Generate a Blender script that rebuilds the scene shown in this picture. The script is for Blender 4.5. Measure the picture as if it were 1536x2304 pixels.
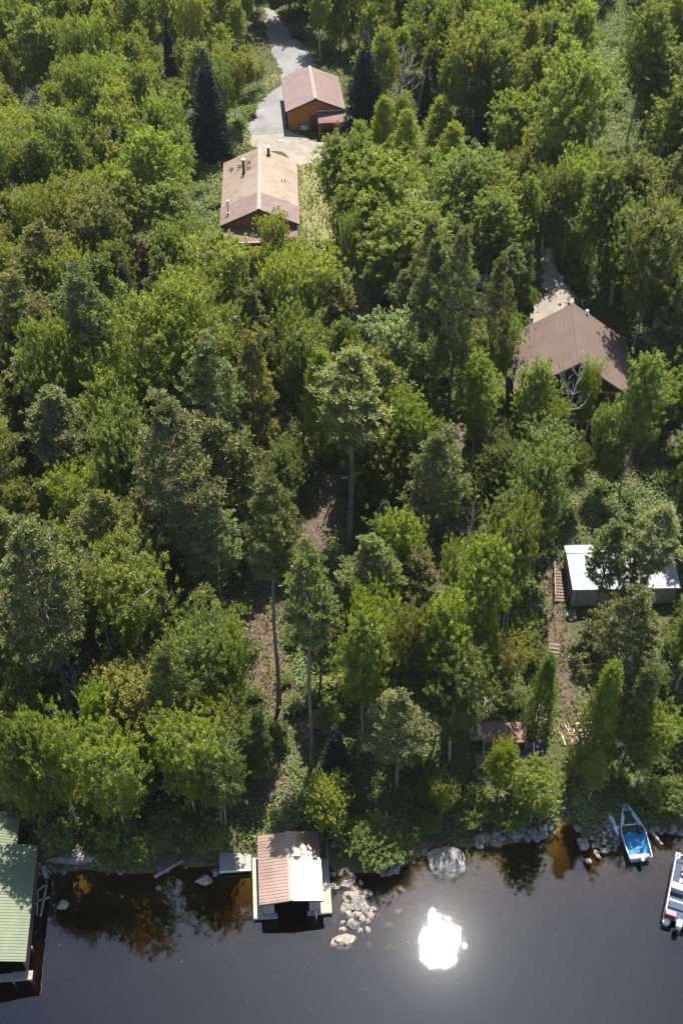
import bpy, bmesh, math, random
import numpy as np
from mathutils import Vector, Matrix
R = math.radians
for o in list(bpy.data.objects): bpy.data.objects.remove(o)
S = bpy.context.scene
COL = S.collection

# ------------------------------------------------------------ camera, sky, sun, exposure
H, F = 86.0, 2600.0                      # drone height above the lake, focal length in photo pixels
cp = sp = math.cos(R(45))
cam = bpy.data.cameras.new('camera'); camo = bpy.data.objects.new('camera', cam); COL.objects.link(camo)
camo.location = (0, 0, H); camo.rotation_euler = (R(45), 0, 0)
cam.sensor_fit = 'VERTICAL'; cam.angle = 2 * math.atan(1152 / F)
cam.clip_start = 1; cam.clip_end = 3000
S.camera = camo
SUN = Vector((.079, .416, .906)).normalized()
w = bpy.data.worlds.new('World'); S.world = w; w.use_nodes = True
nt = w.node_tree
sky = nt.nodes.new('ShaderNodeTexSky'); sky.sky_type = 'NISHITA'; sky.sun_disc = False
sky.sun_elevation = math.asin(SUN.z); sky.sun_rotation = math.atan2(SUN.x, SUN.y)
sky.dust_density = 1.0; sky.ozone_density = 2.5
nt.links.new(sky.outputs[0], nt.nodes['Background'].inputs[0]); nt.nodes['Background'].inputs[1].default_value = .11
sl = bpy.data.lights.new('sun', 'SUN'); sl.energy = 5.0; sl.angle = R(.5); sl.color = (1, .95, .86)
so = bpy.data.objects.new('sun', sl); COL.objects.link(so)
so.rotation_euler = (-SUN).to_track_quat('-Z', 'Y').to_euler(); so.location = (0, 100, 200)
S.view_settings.view_transform = 'Standard'; S.view_settings.look = 'None'
S.view_settings.gamma = 1; S.view_settings.exposure = 1.36
S.cycles.max_bounces = 8; S.cycles.transparent_max_bounces = 8; S.cycles.transmission_bounces = 5
S.cycles.diffuse_bounces = 3

# ------------------------------------------------------------ survey helpers (photo pixel -> place on the ground)
def ray(px, py):
    x = px - 768; u = 1152 - py
    d = np.array([x, F * cp + u * sp, -F * sp + u * cp]); return d / np.linalg.norm(d)
def proj(X, Y, Z):
    z = Z - H; dep = Y * cp - z * sp; up = Y * sp + z * cp
    return 768 + F * X / dep, 1152 - F * up / dep
def depth(X, Y, Z): return Y * cp - (Z - H) * sp
def at_z(px, py, z):
    d = ray(px, py); t = (z - H) / d[2]; return np.array([d[0] * t, d[1] * t, z])
SH = [(-400,1900),(0,1880),(100,1935),(115,1962),(200,1952),(290,1966),(350,1962),(400,1938),(430,1952),(490,1945),(570,1948),(745,1950),
      (765,1962),(870,1962),(930,1935),(965,1905),(1060,1905),(1110,1902),(1240,1878),(1272,1850),(1292,1852),(1305,1875),(1325,1890),
      (1390,1895),(1450,1872),(1540,1868),(1900,1868)]
shw = np.array([at_z(a, b, 0)[:2] for a, b in SH])
def shore_y(X): return np.interp(X, shw[:, 0], shw[:, 1])
def terr(X, Y):
    X = np.asarray(X, float); Y = np.asarray(Y, float)
    d = Y - shore_y(X); dl = np.clip(d, 0, None)
    z = 0.7 * (1 - np.exp(-dl / 0.9)) + np.interp(dl, [0, 5, 65, 100, 700], [0, .5, 10.4, 12.5, 20])
    z = z + (.22*np.sin(X*.31+Y*.17)+.18*np.sin(X*.13-Y*.23+1)+.1*np.sin(X*.7+2)*np.sin(Y*.6))*np.clip(dl/6, 0, 1)
    zu = -np.interp(-d, [0, 1, 4, 12, 40, 400], [0, .25, .8, 2.0, 4.5, 6])
    return np.where(d > 0, z, zu)
def tz(x, y): return float(terr(x, y))
TS = np.arange(60, 420, .25)
def ground(px, py, h=0):
    d = ray(px, py)
    q = H + d[2]*TS - (terr(d[0]*TS, d[1]*TS) + h)
    i = int(np.argmax(q < 0)); t = TS[i-1] + .25*q[i-1]/(q[i-1]-q[i])
    return np.array([d[0]*t, d[1]*t, H + d[2]*t])
def in_poly(x, y, poly):
    x = np.asarray(x, float); y = np.asarray(y, float); c = np.zeros(x.shape, bool); n = len(poly)
    for i in range(n):
        x1, y1 = poly[i]; x2, y2 = poly[(i+1) % n]
        if y1 == y2: continue
        c ^= ((y1 > y) != (y2 > y)) & (x < (x2-x1)*(y-y1)/(y2-y1)+x1)
    return c
def wpoly(px): return [tuple(ground(a, b)[:2]) for a, b in px]

# ------------------------------------------------------------ materials
def mat(name):
    m = bpy.data.materials.new(name); m.use_nodes = True
    return m, m.node_tree, m.node_tree.nodes['Principled BSDF']
def N(nt, t, **k):
    n = nt.nodes.new(t)
    for a, b in k.items():
        if a.startswith('i_'):
            key = a[2:]; n.inputs[int(key) if key.isdigit() else key].default_value = b
        else: setattr(n, a, b)
    return n
def ramp(nt, fac, stops):
    r = nt.nodes.new('ShaderNodeValToRGB'); e = r.color_ramp.elements
    while len(e) < len(stops): e.new(.5)
    for k, (p, c) in enumerate(stops): e[k].position = p; e[k].color = (*c, 1)
    nt.links.new(fac, r.inputs[0]); return r.outputs[0]
def mix(nt, fac, a, b, blend='MIX'):
    m = nt.nodes.new('ShaderNodeMix'); m.data_type = 'RGBA'; m.blend_type = blend
    for s, v in ((0, fac), (6, a), (7, b)):
        if isinstance(v, bpy.types.NodeSocket): nt.links.new(v, m.inputs[s])
        elif s == 0: m.inputs[0].default_value = v
        else: m.inputs[s].default_value = (*v, 1)
    return m.outputs[2]
def noise(nt, scale, detail=3, coord='Object', vec=None, rough=.55, stretch=None):
    tc = nt.nodes.new('ShaderNodeTexCoord'); n = N(nt, 'ShaderNodeTexNoise', i_Scale=scale, i_Detail=detail, i_Roughness=rough)
    src = tc.outputs[coord]
    if stretch:
        mp = N(nt, 'ShaderNodeMapping'); mp.inputs['Scale'].default_value = stretch
        nt.links.new(src, mp.inputs[0]); src = mp.outputs[0]
    nt.links.new(src, n.inputs['Vector']); return n.outputs['Fac']
def simple(name, a, b=None, scale=2.0, rough=.7, bump=0.0, metallic=0, spec=.5, stretch=None, detail=4, lo=.35, hi=.65):
    m, nt, p = mat(name)
    b = b or tuple(c*.75 for c in a)
    f = noise(nt, scale, detail, stretch=stretch); c = ramp(nt, f, [(lo, b), (hi, a)])
    if 'roof' in name or 'asphalt' in name or 'deck' in name:       # weather stains, streaks and litter
        st = noise(nt, .55, 9, rough=.68); c = mix(nt, ramp(nt, st, [(.50, (0, 0, 0)), (.72, (.55,)*3)]), c, tuple(x*.5 for x in b))
        sp_ = noise(nt, 7, 6, rough=.8); c = mix(nt, ramp(nt, sp_, [(.60, (0, 0, 0)), (.68, (.7,)*3)]), c, tuple(x*.45 for x in b))
    nt.links.new(c, p.inputs['Base Color'])
    p.inputs['Roughness'].default_value = rough; p.inputs['Metallic'].default_value = metallic
    p.inputs['Specular IOR Level'].default_value = spec
    if bump:
        bm = N(nt, 'ShaderNodeBump', i_Strength=bump, i_Distance=.05); nt.links.new(f, bm.inputs['Height'])
        nt.links.new(bm.outputs[0], p.inputs['Normal'])
    return m
def leaf_mat(name, dark, light, trans=.45, tcol=(1.15, 1.25, .55), rough=.55):
    """leaf pigment varies per leaf (attribute tone) and per tree (object colour)"""
    m, nt, p = mat(name)
    at = N(nt, 'ShaderNodeAttribute', attribute_name='tone')
    c = ramp(nt, at.outputs['Fac'], [(0, dark), (1, light)])
    oi = N(nt, 'ShaderNodeObjectInfo')
    c = mix(nt, 1.0, c, oi.outputs['Color'], 'MULTIPLY')
    p.inputs['Roughness'].default_value = rough; p.inputs['Specular IOR Level'].default_value = .3
    nt.links.new(c, p.inputs['Base Color'])
    tr = N(nt, 'ShaderNodeBsdfTranslucent'); tc = mix(nt, 1.0, c, tcol, 'MULTIPLY'); nt.links.new(tc, tr.inputs[0])
    mx = N(nt, 'ShaderNodeMixShader', i_0=trans)
    nt.links.new(p.outputs[0], mx.inputs[1]); nt.links.new(tr.outputs[0], mx.inputs[2])
    nt.links.new(mx.outputs[0], nt.nodes['Material Output'].inputs[0])
    return m
M = {}
M['aspen'] = leaf_mat('aspen_leaf', (.118, .146, .03), (.325, .355, .088), .6, (1.2, 1.27, .45))
M['maple'] = leaf_mat('maple_leaf', (.115, .14, .026), (.315, .335, .072), .58, (1.15, 1.25, .5))
M['pine'] = leaf_mat('pine_needle', (.115, .13, .04), (.31, .32, .115), .42, (1.1, 1.15, .6))
M['spruce'] = leaf_mat('spruce_needle', (.03, .048, .03), (.06, .085, .05), .15, (1, 1.1, .7))
M['cedar'] = leaf_mat('cedar_spray', (.15, .175, .02), (.31, .33, .04), .5)
M['shrub'] = leaf_mat('shrub_leaf', (.10, .145, .03), (.26, .31, .09), .55)
M['fern'] = leaf_mat('fern_frond', (.10, .14, .04), (.25, .30, .11), .4)
M['grass'] = leaf_mat('grass_blade', (.12, .12, .03), (.24, .23, .08), .35)
M['rust'] = leaf_mat('dead_needle', (.07, .04, .025), (.16, .09, .05), .2, (1, .9, .7))
def bark(name, a, b, marks=None):
    m, nt, p = mat(name)
    f = noise(nt, 3.0, 5, stretch=(1, 1, .25)); c = ramp(nt, f, [(.35, b), (.65, a)])
    if marks:
        g = noise(nt, 5.0, 3, stretch=(.6, .6, 2.2)); k = ramp(nt, g, [(.58, (0, 0, 0)), (.66, (1, 1, 1))])
        c = mix(nt, k, c, marks)
    nt.links.new(c, p.inputs['Base Color']); p.inputs['Roughness'].default_value = .85
    bm = N(nt, 'ShaderNodeBump', i_Strength=.5, i_Distance=.05); nt.links.new(f, bm.inputs['Height']); nt.links.new(bm.outputs[0], p.inputs['Normal'])
    return m
M['bark_white'] = bark('birch_bark', (.50, .47, .42), (.30, .28, .25), (.07, .06, .05))
M['bark_pine'] = bark('pine_bark', (.24, .165, .125), (.12, .085, .068))
M['bark_dark'] = bark('dark_bark', (.11, .09, .07), (.055, .045, .037))
M['bark_grey'] = bark('dead_wood', (.36, .32, .29), (.20, .17, .155))
M['roof_glare'] = simple('glossy_brown_roof_metal', (.25, .175, .15), (.21, .145, .12), .7, .30, metallic=.6, detail=5)
M['roof_brown'] = simple('brown_roof_metal', (.235, .135, .11), (.19, .105, .085), .7, .33, detail=5)
M['roof_brown_dull'] = simple('weathered_brown_roof_metal', (.23, .162, .138), (.19, .13, .112), .5, .5, detail=5)
M['roof_matte'] = simple('matte_brown_roof_metal', (.20, .12, .11), (.16, .095, .088), .7, .85, spec=.1)
M['roof_tan'] = simple('faded_tan_roof_metal', (.50, .385, .285), (.42, .32, .235), .45, .42, metallic=.6, detail=5)
M['roof_green'] = simple('green_roof_metal', (.095, .125, .060), (.075, .102, .05), .6, .65, detail=5)
M['roof_pale'] = simple('pale_roof_metal', (.27, .29, .31), (.19, .21, .23), .6, .65, detail=5)
M['white_metal'] = simple('white_metal', (.62, .61, .59), (.52, .51, .49), 1.5, .4)
M['cap'] = simple('ridge_flashing', (.27, .22, .18), (.21, .17, .14), 1.5, .6)
M['fascia'] = simple('dark_brown_trim', (.075, .045, .035), (.05, .03, .025), 2, .6)
def shingles():
    m, nt, p = mat('brown_shingle')
    f = noise(nt, .5, 4); g = noise(nt, 9, 2, stretch=(1, 3, 3))
    c = ramp(nt, f, [(.35, (.078, .050, .037)), (.65, (.108, .071, .054))])
    c = mix(nt, .35, c, ramp(nt, g, [(.35, (.06, .037, .03)), (.65, (.18, .125, .096))]))
    nt.links.new(c, p.inputs['Base Color']); p.inputs['Roughness'].default_value = .85
    tc = N(nt, 'ShaderNodeTexCoord'); sx = N(nt, 'ShaderNodeSeparateXYZ'); nt.links.new(tc.outputs['Object'], sx.inputs[0])
    md = N(nt, 'ShaderNodeMath', operation='MULTIPLY', i_1=3.6); nt.links.new(sx.outputs[2], md.inputs[0]); fr = N(nt, 'ShaderNodeMath', operation='FRACT'); nt.links.new(md.outputs[0], fr.inputs[0])
    c = mix(nt, ramp(nt, fr.outputs[0], [(0, (.55,)*3), (.3, (1,)*3)]), tuple(x*.45 for x in (.10, .075, .06)), c)
    nt.links.new(c, p.inputs['Base Color'])
    bm = N(nt, 'ShaderNodeBump', i_Strength=.5, i_Distance=.03); nt.links.new(g, bm.inputs['Height']); nt.links.new(bm.outputs[0], p.inputs['Normal'])
    return m
M['shingle'] = shingles()
def planks(name, a, b, per=.2, axis=0, rough=.75):
    """boards: a wave of thin dark joints plus grain noise"""
    m, nt, p = mat(name)
    tc = N(nt, 'ShaderNodeTexCoord'); sx = N(nt, 'ShaderNodeSeparateXYZ'); nt.links.new(tc.outputs['Object'], sx.inputs[0])
    md = N(nt, 'ShaderNodeMath', operation='MULTIPLY', i_1=1/per); nt.links.new(sx.outputs[axis], md.inputs[0])
    fr = N(nt, 'ShaderNodeMath', operation='FRACT'); nt.links.new(md.outputs[0], fr.inputs[0])
    fl = N(nt, 'ShaderNodeMath', operation='FLOOR'); nt.links.new(md.outputs[0], fl.inputs[0])
    wn = N(nt, 'ShaderNodeTexWhiteNoise', noise_dimensions='1D'); nt.links.new(fl.outputs[0], wn.inputs['W'])
    c = mix(nt, wn.outputs['Value'], b, a)
    st = [1.2, 1.2, 1.2]; st[axis] = 8
    g = noise(nt, 2.0, 5, stretch=tuple(st)); c = mix(nt, .45, c, ramp(nt, g, [(.3, tuple(x*.5 for x in b)), (.7, tuple(min(1, x*1.15) for x in a))]))
    k = ramp(nt, fr.outputs[0], [(0, (.0,)*3), (.10, (1,)*3)])
    c = mix(nt, k, tuple(x*.25 for x in b), c)
    nt.links.new(c, p.inputs['Base Color']); p.inputs['Roughness'].default_value = rough
    return m
M['cedar_side'] = planks('orange_log_siding', (.42, .15, .03), (.33, .11, .02), .18, 2)
M['brown_side'] = planks('dark_brown_siding', (.10, .06, .045), (.075, .045, .035), .16, 2)
M['beige_side'] = planks('beige_ribbed_siding', (.34, .31, .25), (.30, .275, .22), .23, 0)
M['tan_side'] = planks('tan_board_siding', (.36, .27, .19), (.28, .21, .15), .2, 0)
M['deck_grey'] = planks('weathered_grey_decking', (.27, .25, .22), (.18, .165, .15), .15, 0)
M['deck_y'] = planks('weathered_deck_boards', (.36, .31, .24), (.22, .19, .15), .15, 1)
M['deck_brown'] = planks('brown_step_board', (.15, .095, .065), (.10, .062, .042), .3, 0)
M['rusty'] = planks('rusty_roof_sheet', (.25, .13, .085), (.13, .075, .055), .25, 0)
M['timber'] = simple('old_timber', (.27, .225, .18), (.16, .13, .105), 3, .8, stretch=(1, 1, .3))
M['cream'] = simple('cream_trim', (.52, .44, .32), (.42, .35, .25), 2, .6)
M['glass'] = simple('dark_glass', (.02, .025, .03), (.012, .015, .02), 1, .08)
M['dark'] = simple('dark_interior', (.02, .017, .015), (.01, .009, .008), 1, .8)
M['rock'] = simple('grey_granite', (.27, .25, .22), (.085, .078, .07), 2.2, .9, bump=.7, detail=8, lo=.3, hi=.7)
M['rock_tan'] = simple('tan_granite', (.36, .29, .22), (.15, .11, .08), 2.2, .9, bump=.7, detail=8, lo=.3, hi=.7)
M['rock_dark'] = simple('dark_wet_rock', (.17, .15, .14), (.07, .062, .058), 2.5, .6, bump=.7, detail=8)
M['blue'] = simple('blue_boat_carpet', (.008, .16, .33), (.007, .13, .28), 3, .7)
M['blue_liner'] = simple('light_blue_liner', (.03, .22, .42), (.025, .18, .36), 3, .45)
M['silver'] = simple('brushed_aluminium', (.60, .62, .65), (.48, .50, .53), 3, .3)
M['black'] = simple('black_plastic', (.02, .02, .022), (.012, .012, .013), 4, .4)
M['navy'] = simple('navy_deck_carpet', (.035, .055, .095), (.025, .04, .07), 3, .8)
M['maroon'] = simple('maroon_vinyl', (.26, .02, .03), (.20, .015, .022), 3, .45)
M['vinyl'] = simple('off_white_vinyl', (.42, .42, .43), (.35, .35, .36), 3, .45)
M['tan_paint'] = simple('tan_paint', (.62, .50, .32), (.5, .4, .25), 3, .6)
M['logend'] = bark('split_log', (.24, .14, .095), (.13, .06, .045))
M['asphalt'] = simple('grey_asphalt', (.175, .167, .162), (.13, .124, .12), .35, .9, detail=8)
M['gravel'] = simple('sandy_gravel', (.22, .195, .155), (.165, .145, .115), .8, .95, bump=.4, detail=9)

# terrain: forest floor, litter, lawn, sediment under water, by vertex masks
def terrain_mat():
    m, nt, p = mat('forest_ground')
    f = noise(nt, .35, 8); g = noise(nt, 3.0, 8, rough=.7)
    soil = ramp(nt, f, [(.3, (.030, .036, .014)), (.5, (.05, .06, .02)), (.7, (.085, .07, .042))])
    soil = mix(nt, .5, soil, ramp(nt, g, [(.3, (.015, .018, .009)), (.7, (.10, .10, .045))]))
    dirt = ramp(nt, g, [(.25, (.035, .026, .02)), (.5, (.085, .062, .046)), (.72, (.17, .125, .095))])
    lawn = ramp(nt, g, [(.25, (.07, .09, .028)), (.5, (.145, .14, .058)), (.75, (.22, .19, .095))])
    bed = ramp(nt, g, [(.25, (.05, .036, .014)), (.55, (.12, .09, .036)), (.8, (.24, .19, .10))])
    for nm, c in (('dirt', dirt), ('lawn', lawn), ('bed', bed)):
        a = N(nt, 'ShaderNodeAttribute', attribute_name=nm)
        ad = N(nt, 'ShaderNodeMath', operation='ADD'); nt.links.new(a.outputs['Fac'], ad.inputs[0])
        sc = N(nt, 'ShaderNodeMath', operation='MULTIPLY_ADD', i_1=1.6, i_2=-.8); nt.links.new(g, sc.inputs[0]); nt.links.new(sc.outputs[0], ad.inputs[1])
        k = ramp(nt, ad.outputs[0], [(.30, (0, 0, 0)), (.70, (1, 1, 1))])
        soil = mix(nt, k, soil, c)
    nt.links.new(soil, p.inputs['Base Color']); p.inputs['Roughness'].default_value = .95; p.inputs['Specular IOR Level'].default_value = .15
    bm = N(nt, 'ShaderNodeBump', i_Strength=.8, i_Distance=.12); nt.links.new(g, bm.inputs['Height']); nt.links.new(bm.outputs[0], p.inputs['Normal'])
    return m
M['ground'] = terrain_mat()
def water_mat():
    m = bpy.data.materials.new('lake_water'); m.use_nodes = True; nt = m.node_tree; nt.nodes.clear()
    out = N(nt, 'ShaderNodeOutputMaterial')
    a = noise(nt, 2.1, 3, rough=.5); b = noise(nt, 8, 2, rough=.5)
    b1 = N(nt, 'ShaderNodeBump', i_Strength=1.0, i_Distance=.0042); nt.links.new(a, b1.inputs['Height'])
    b2 = N(nt, 'ShaderNodeBump', i_Strength=1.0, i_Distance=.00025); nt.links.new(b, b2.inputs['Height']); nt.links.new(b1.outputs[0], b2.inputs['Normal'])
    fr = N(nt, 'ShaderNodeFresnel', i_IOR=1.54); nt.links.new(b2.outputs[0], fr.inputs['Normal'])
    gl = N(nt, 'ShaderNodeBsdfGlossy', i_Roughness=.008, distribution='BECKMANN'); gl.inputs[0].default_value = (.74, .88, 1, 1); nt.links.new(b2.outputs[0], gl.inputs['Normal'])
    tr = N(nt, 'ShaderNodeBsdfTransparent'); tr.inputs[0].default_value = (.72, .66, .48, 1)
    g2 = N(nt, 'ShaderNodeBsdfGlossy', i_Roughness=.13); gm = N(nt, 'ShaderNodeMixShader', i_0=.0035)
    nt.links.new(gl.outputs[0], gm.inputs[1]); nt.links.new(g2.outputs[0], gm.inputs[2])
    mx = N(nt, 'ShaderNodeMixShader'); nt.links.new(fr.outputs[0], mx.inputs[0])
    nt.links.new(tr.outputs[0], mx.inputs[1]); nt.links.new(gm.outputs[0], mx.inputs[2])
    nt.links.new(mx.outputs[0], out.inputs['Surface'])
    va = N(nt, 'ShaderNodeVolumeAbsorption', i_Density=2.2); va.inputs[0].default_value = (.60, .48, .20, 1)
    nt.links.new(va.outputs[0], out.inputs['Volume'])
    return m
M['water'] = water_mat()

# ------------------------------------------------------------ mesh helpers
class MB:
    def __init__(s): s.v = []; s.f = []
    def add(s, vs, fs):
        n = len(s.v); s.v += [tuple(map(float, a)) for a in vs]; s.f += [tuple(n+i for i in f) for f in fs]; return s
    def box(s, x0, x1, y0, y1, z0, z1):
        return s.add([(x0,y0,z0),(x1,y0,z0),(x1,y1,z0),(x0,y1,z0),(x0,y0,z1),(x1,y0,z1),(x1,y1,z1),(x0,y1,z1)],
                     [(0,3,2,1),(4,5,6,7),(0,1,5,4),(1,2,6,5),(2,3,7,6),(3,0,4,7)])
    def bar(s, a, b, wx, wz):
        """square-section bar from a to b"""
        a = Vector(a); b = Vector(b); d = (b-a).normalized(); up = Vector((0,0,1)) if abs(d.z) < .95 else Vector((0,1,0))
        r = d.cross(up).normalized()*wx/2; u = r.cross(d).normalized()*wz/2
        q = [a-r-u, a+r-u, a+r+u, a-r+u, b-r-u, b+r-u, b+r+u, b-r+u]
        return s.add(q, [(0,3,2,1),(4,5,6,7),(0,1,5,4),(1,2,6,5),(2,3,7,6),(3,0,4,7)])
    def tube(s, pts, rad, k=8, cap=True):
        pts = [Vector(p) for p in pts]; n0 = len(s.v); rings = []
        for i, p in enumerate(pts):
            d = (pts[min(i+1, len(pts)-1)]-pts[max(i-1, 0)]).normalized()
            up = Vector((0, 1, 0)) if abs(d.z) > .7 else Vector((0, 0, 1))
            r = d.cross(up).normalized(); u = r.cross(d)
            rr = rad[i] if hasattr(rad, '__len__') else rad
            for j in range(k):
                a = 2*math.pi*j/k; q = p + r*math.cos(a)*rr + u*math.sin(a)*rr; s.v.append(tuple(q))
        for i in range(len(pts)-1):
            for j in range(k):
                a = n0+i*k+j; b = n0+i*k+(j+1) % k; s.f.append((a, b, b+k, a+k))
        if cap: s.f.append(tuple(n0+j for j in range(k))[::-1]); s.f.append(tuple(n0+(len(pts)-1)*k+j for j in range(k)))
        return s
    def prism(s, poly, a, b, axis='x'):
        """extrude a 2-D outline between a and b along an axis"""
        n = len(poly); f = {'x': lambda t, p: (t, p[0], p[1]), 'y': lambda t, p: (p[0], t, p[1]), 'z': lambda t, p: (p[0], p[1], t)}[axis]
        vs = [f(a, p) for p in poly]+[f(b, p) for p in poly]
        return s.add(vs, [tuple(range(n))[::-1], tuple(range(n, 2*n))]+[(i, (i+1) % n, n+(i+1) % n, n+i) for i in range(n)])
    def build(s, name, m, parent=None, smooth=False, bevel=0, loc=None):
        me = bpy.data.meshes.new(name); me.from_pydata(s.v, [], s.f); me.update()
        bm = bmesh.new(); bm.from_mesh(me); bmesh.ops.recalc_face_normals(bm, faces=bm.faces)
        if bevel: bmesh.ops.bevel(bm, geom=[e for e in bm.edges if len(e.link_faces) == 2 and e.calc_face_angle() > .5], offset=bevel, segments=2, affect='EDGES')
        bm.to_mesh(me); bm.free()
        if smooth: me.shade_smooth()
        me.materials.append(m if not isinstance(m, str) else M[m])
        o = bpy.data.objects.new(name, me); COL.objects.link(o); o.parent = parent
        if loc is not None: o.location = loc
        return o
def fast_mesh(name, V, m, tone=None):
    """V: (n,k,3) independent faces of k corners"""
    n, k = V.shape[0], V.shape[1]
    me = bpy.data.meshes.new(name); me.vertices.add(n*k); me.vertices.foreach_set('co', V.reshape(-1).astype(np.float32))
    me.loops.add(n*k); me.loops.foreach_set('vertex_index', np.arange(n*k, dtype=np.int32))
    me.polygons.add(n); me.polygons.foreach_set('loop_start', np.arange(0, n*k, k, dtype=np.int32))
    me.update(calc_edges=True)
    if tone is not None:
        a = me.attributes.new('tone', 'FLOAT', 'FACE'); a.data.foreach_set('value', np.clip(tone, 0, 1).astype(np.float32))
    me.materials.append(M[m]); return me
def tag(o, label=None, cat=None, group=None, kind=None):
    for k, v in (('label', label), ('category', cat), ('group', group), ('kind', kind)):
        if v: o[k] = v
    return o
def empty(name, loc, rz=0, label=None, cat=None, group=None):
    o = bpy.data.objects.new(name, None); COL.objects.link(o); o.empty_display_size = .3
    o.location = [float(a) for a in loc]; o.rotation_euler = (0, 0, rz); return tag(o, label, cat, group)
def link_copy(o, parent=None):
    c = o.copy(); COL.objects.link(c); c.parent = parent; return c

# ------------------------------------------------------------ ground sheet and lake
PX = dict(
 drive=[(612,20),(640,60),(690,110),(705,150),(640,172),(636,200),(641,255),(648,318),(740,330),(760,350),(700,372),(660,375),(600,350),(560,320),(556,285),(572,245),(600,215),(628,196),(632,160),(612,120),(600,80),(600,20)],
 lawn=[(665,370),(735,340),(760,330),(760,420),(745,500),(790,560),(830,600),(830,700),(812,760),(795,700),(790,640),(700,560),(676,520),(674,400)],
 verge=[(530,330),(545,250),(585,208),(628,178),(612,150),(600,190),(560,235),(556,300),(575,330)],
 gravel2=[(640,318),(780,310),(790,340),(700,372),(650,375)],
 trail_top=[(800,660),(835,640),(850,720),(835,800),(845,860),(800,860),(790,800),(795,720)],
 trail_mid=[(735,1035),(772,1040),(768,1180),(745,1260),(690,1300),(668,1210),(710,1120)],
 trail_low=[(600,1290),(635,1340),(645,1500),(700,1600),(705,1690),(680,1700),(640,1620),(600,1590),(557,1540),(550,1440),(562,1340)],
 trail_foot=[(610,1715),(668,1700),(655,1800),(600,1820)],
 house_drive=[(1222,558),(1238,558),(1250,610),(1290,660),(1300,715),(1195,740),(1192,712),(1226,664),(1218,610)],
 shed_path=[(1225,1262),(1262,1262),(1270,1360),(1282,1440),(1300,1600),(1322,1620),(1320,1700),(1300,1760),(1305,1850),(1262,1850),(1280,1740),(1290,1680),(1240,1500),(1215,1470),(1235,1370)],
 house_front=[(1200,1000),(1500,960),(1536,1060),(1380,1140),(1320,1130),(1400,1090),(1230,1040)],
 pine_floor=[(985,900),(1040,900),(1045,1010),(1000,1010)],
)
WP = {k: wpoly(v) for k, v in PX.items()}
def axis_pts(lo, hi, step, far_lo, far_hi):
    a = list(np.arange(lo, hi+.01, step)); s = step
    while a[-1] < far_hi: s *= 1.35; a.append(a[-1]+s)
    s = step
    while a[0] > far_lo: s *= 1.35; a.insert(0, a[0]-s)
    return np.array(a)
gx = axis_pts(-62, 62, .6, -330, 330); gy = axis_pts(24, 215, .6, -200, 600)
GX, GY = np.meshgrid(gx, gy); GZ = terr(GX, GY)
nx, ny = len(gx), len(gy)
me = bpy.data.meshes.new('ground')
me.vertices.add(nx*ny); me.vertices.foreach_set('co', np.stack([GX, GY, GZ], -1).reshape(-1).astype(np.float32))
ii = (np.arange(ny-1)[:, None]*nx+np.arange(nx-1)).reshape(-1)
q = np.stack([ii, ii+1, ii+nx+1, ii+nx], 1)
me.loops.add(q.size); me.loops.foreach_set('vertex_index', q.reshape(-1).astype(np.int32))
me.polygons.add(len(q)); me.polygons.foreach_set('loop_start', np.arange(0, q.size, 4, dtype=np.int32)); me.update(calc_edges=True)
me.shade_smooth()
def mask(names):
    k = np.zeros(GX.shape)
    for nme in names: k = np.maximum(k, in_poly(GX, GY, WP[nme]).astype(float))
    for _ in range(2):
        k[1:-1, 1:-1] = (k[1:-1, 1:-1]*2+k[:-2, 1:-1]+k[2:, 1:-1]+k[1:-1, :-2]+k[1:-1, 2:])/6
    return k
for nme, arr in (('dirt', mask(['trail_top', 'trail_mid', 'trail_low', 'trail_foot', 'shed_path', 'house_front', 'pine_floor'])), ('lawn', mask(['lawn', 'verge'])),
                 ('bed', (GY < shore_y(GX)+.3).astype(float))):
    a = me.attributes.new(nme, 'FLOAT', 'POINT'); a.data.foreach_set('value', arr.reshape(-1).astype(np.float32))
me.materials.append(M['ground'])
go = bpy.data.objects.new('ground', me); COL.objects.link(go); tag(go, kind='structure')
wb = MB().box(-320, 320, -190, 60.5, -7.5, 0)
tag(wb.build('lake_water', 'water'), kind='structure')

def patch(name, poly, m, dz, cell=.25, jit=.0):
    """a sheet that follows the ground inside an outline"""
    P = np.array(poly); x0, y0 = P.min(0)-.5; x1, y1 = P.max(0)+.5
    xs = np.arange(x0, x1, cell); ys = np.arange(y0, y1, cell); X, Y = np.meshgrid(xs, ys)
    jx = .12*np.sin(Y*1.7)+.10*np.sin(Y*4.1+X); jy = .10*np.sin(X*1.9+1)
    ins = in_poly(X+cell/2+jx, Y+cell/2+jy, poly)
    idx = -np.ones(X.shape, int); vs = []; fs = []
    for j, i in zip(*np.nonzero(ins[:-1, :-1])):
        f = []
        for a, b in ((j, i), (j, i+1), (j+1, i+1), (j+1, i)):
            if idx[a, b] < 0:
                idx[a, b] = len(vs); vs.append((X[a, b], Y[a, b], tz(X[a, b], Y[a, b])+dz))
            f.append(int(idx[a, b]))
        fs.append(tuple(f))
    b = MB(); b.v = vs; b.f = fs
    o = b.build(name, m, smooth=True); return tag(o, kind='structure')
patch('driveway', wpoly([(612,20),(640,60),(690,110),(712,150),(645,175),(640,200),(643,255),(642,300),(562,304),(556,285),(572,245),(600,215),(632,194),(634,160),(612,120),(600,80),(596,20)]), M['asphalt'], .09)
patch('gravel_drive', wpoly([(562,296),(648,292),(700,318),(780,322),(790,345),(720,362),(672,375),(640,345),(590,340),(566,330)]), M['gravel'], .07)
M['sandy'] = simple('sandy_drive', (.24, .205, .165), (.175, .148, .118), .8, .95, bump=.4, detail=9)
patch('house_driveway', WP['house_drive'], M['sandy'], .07)

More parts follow.
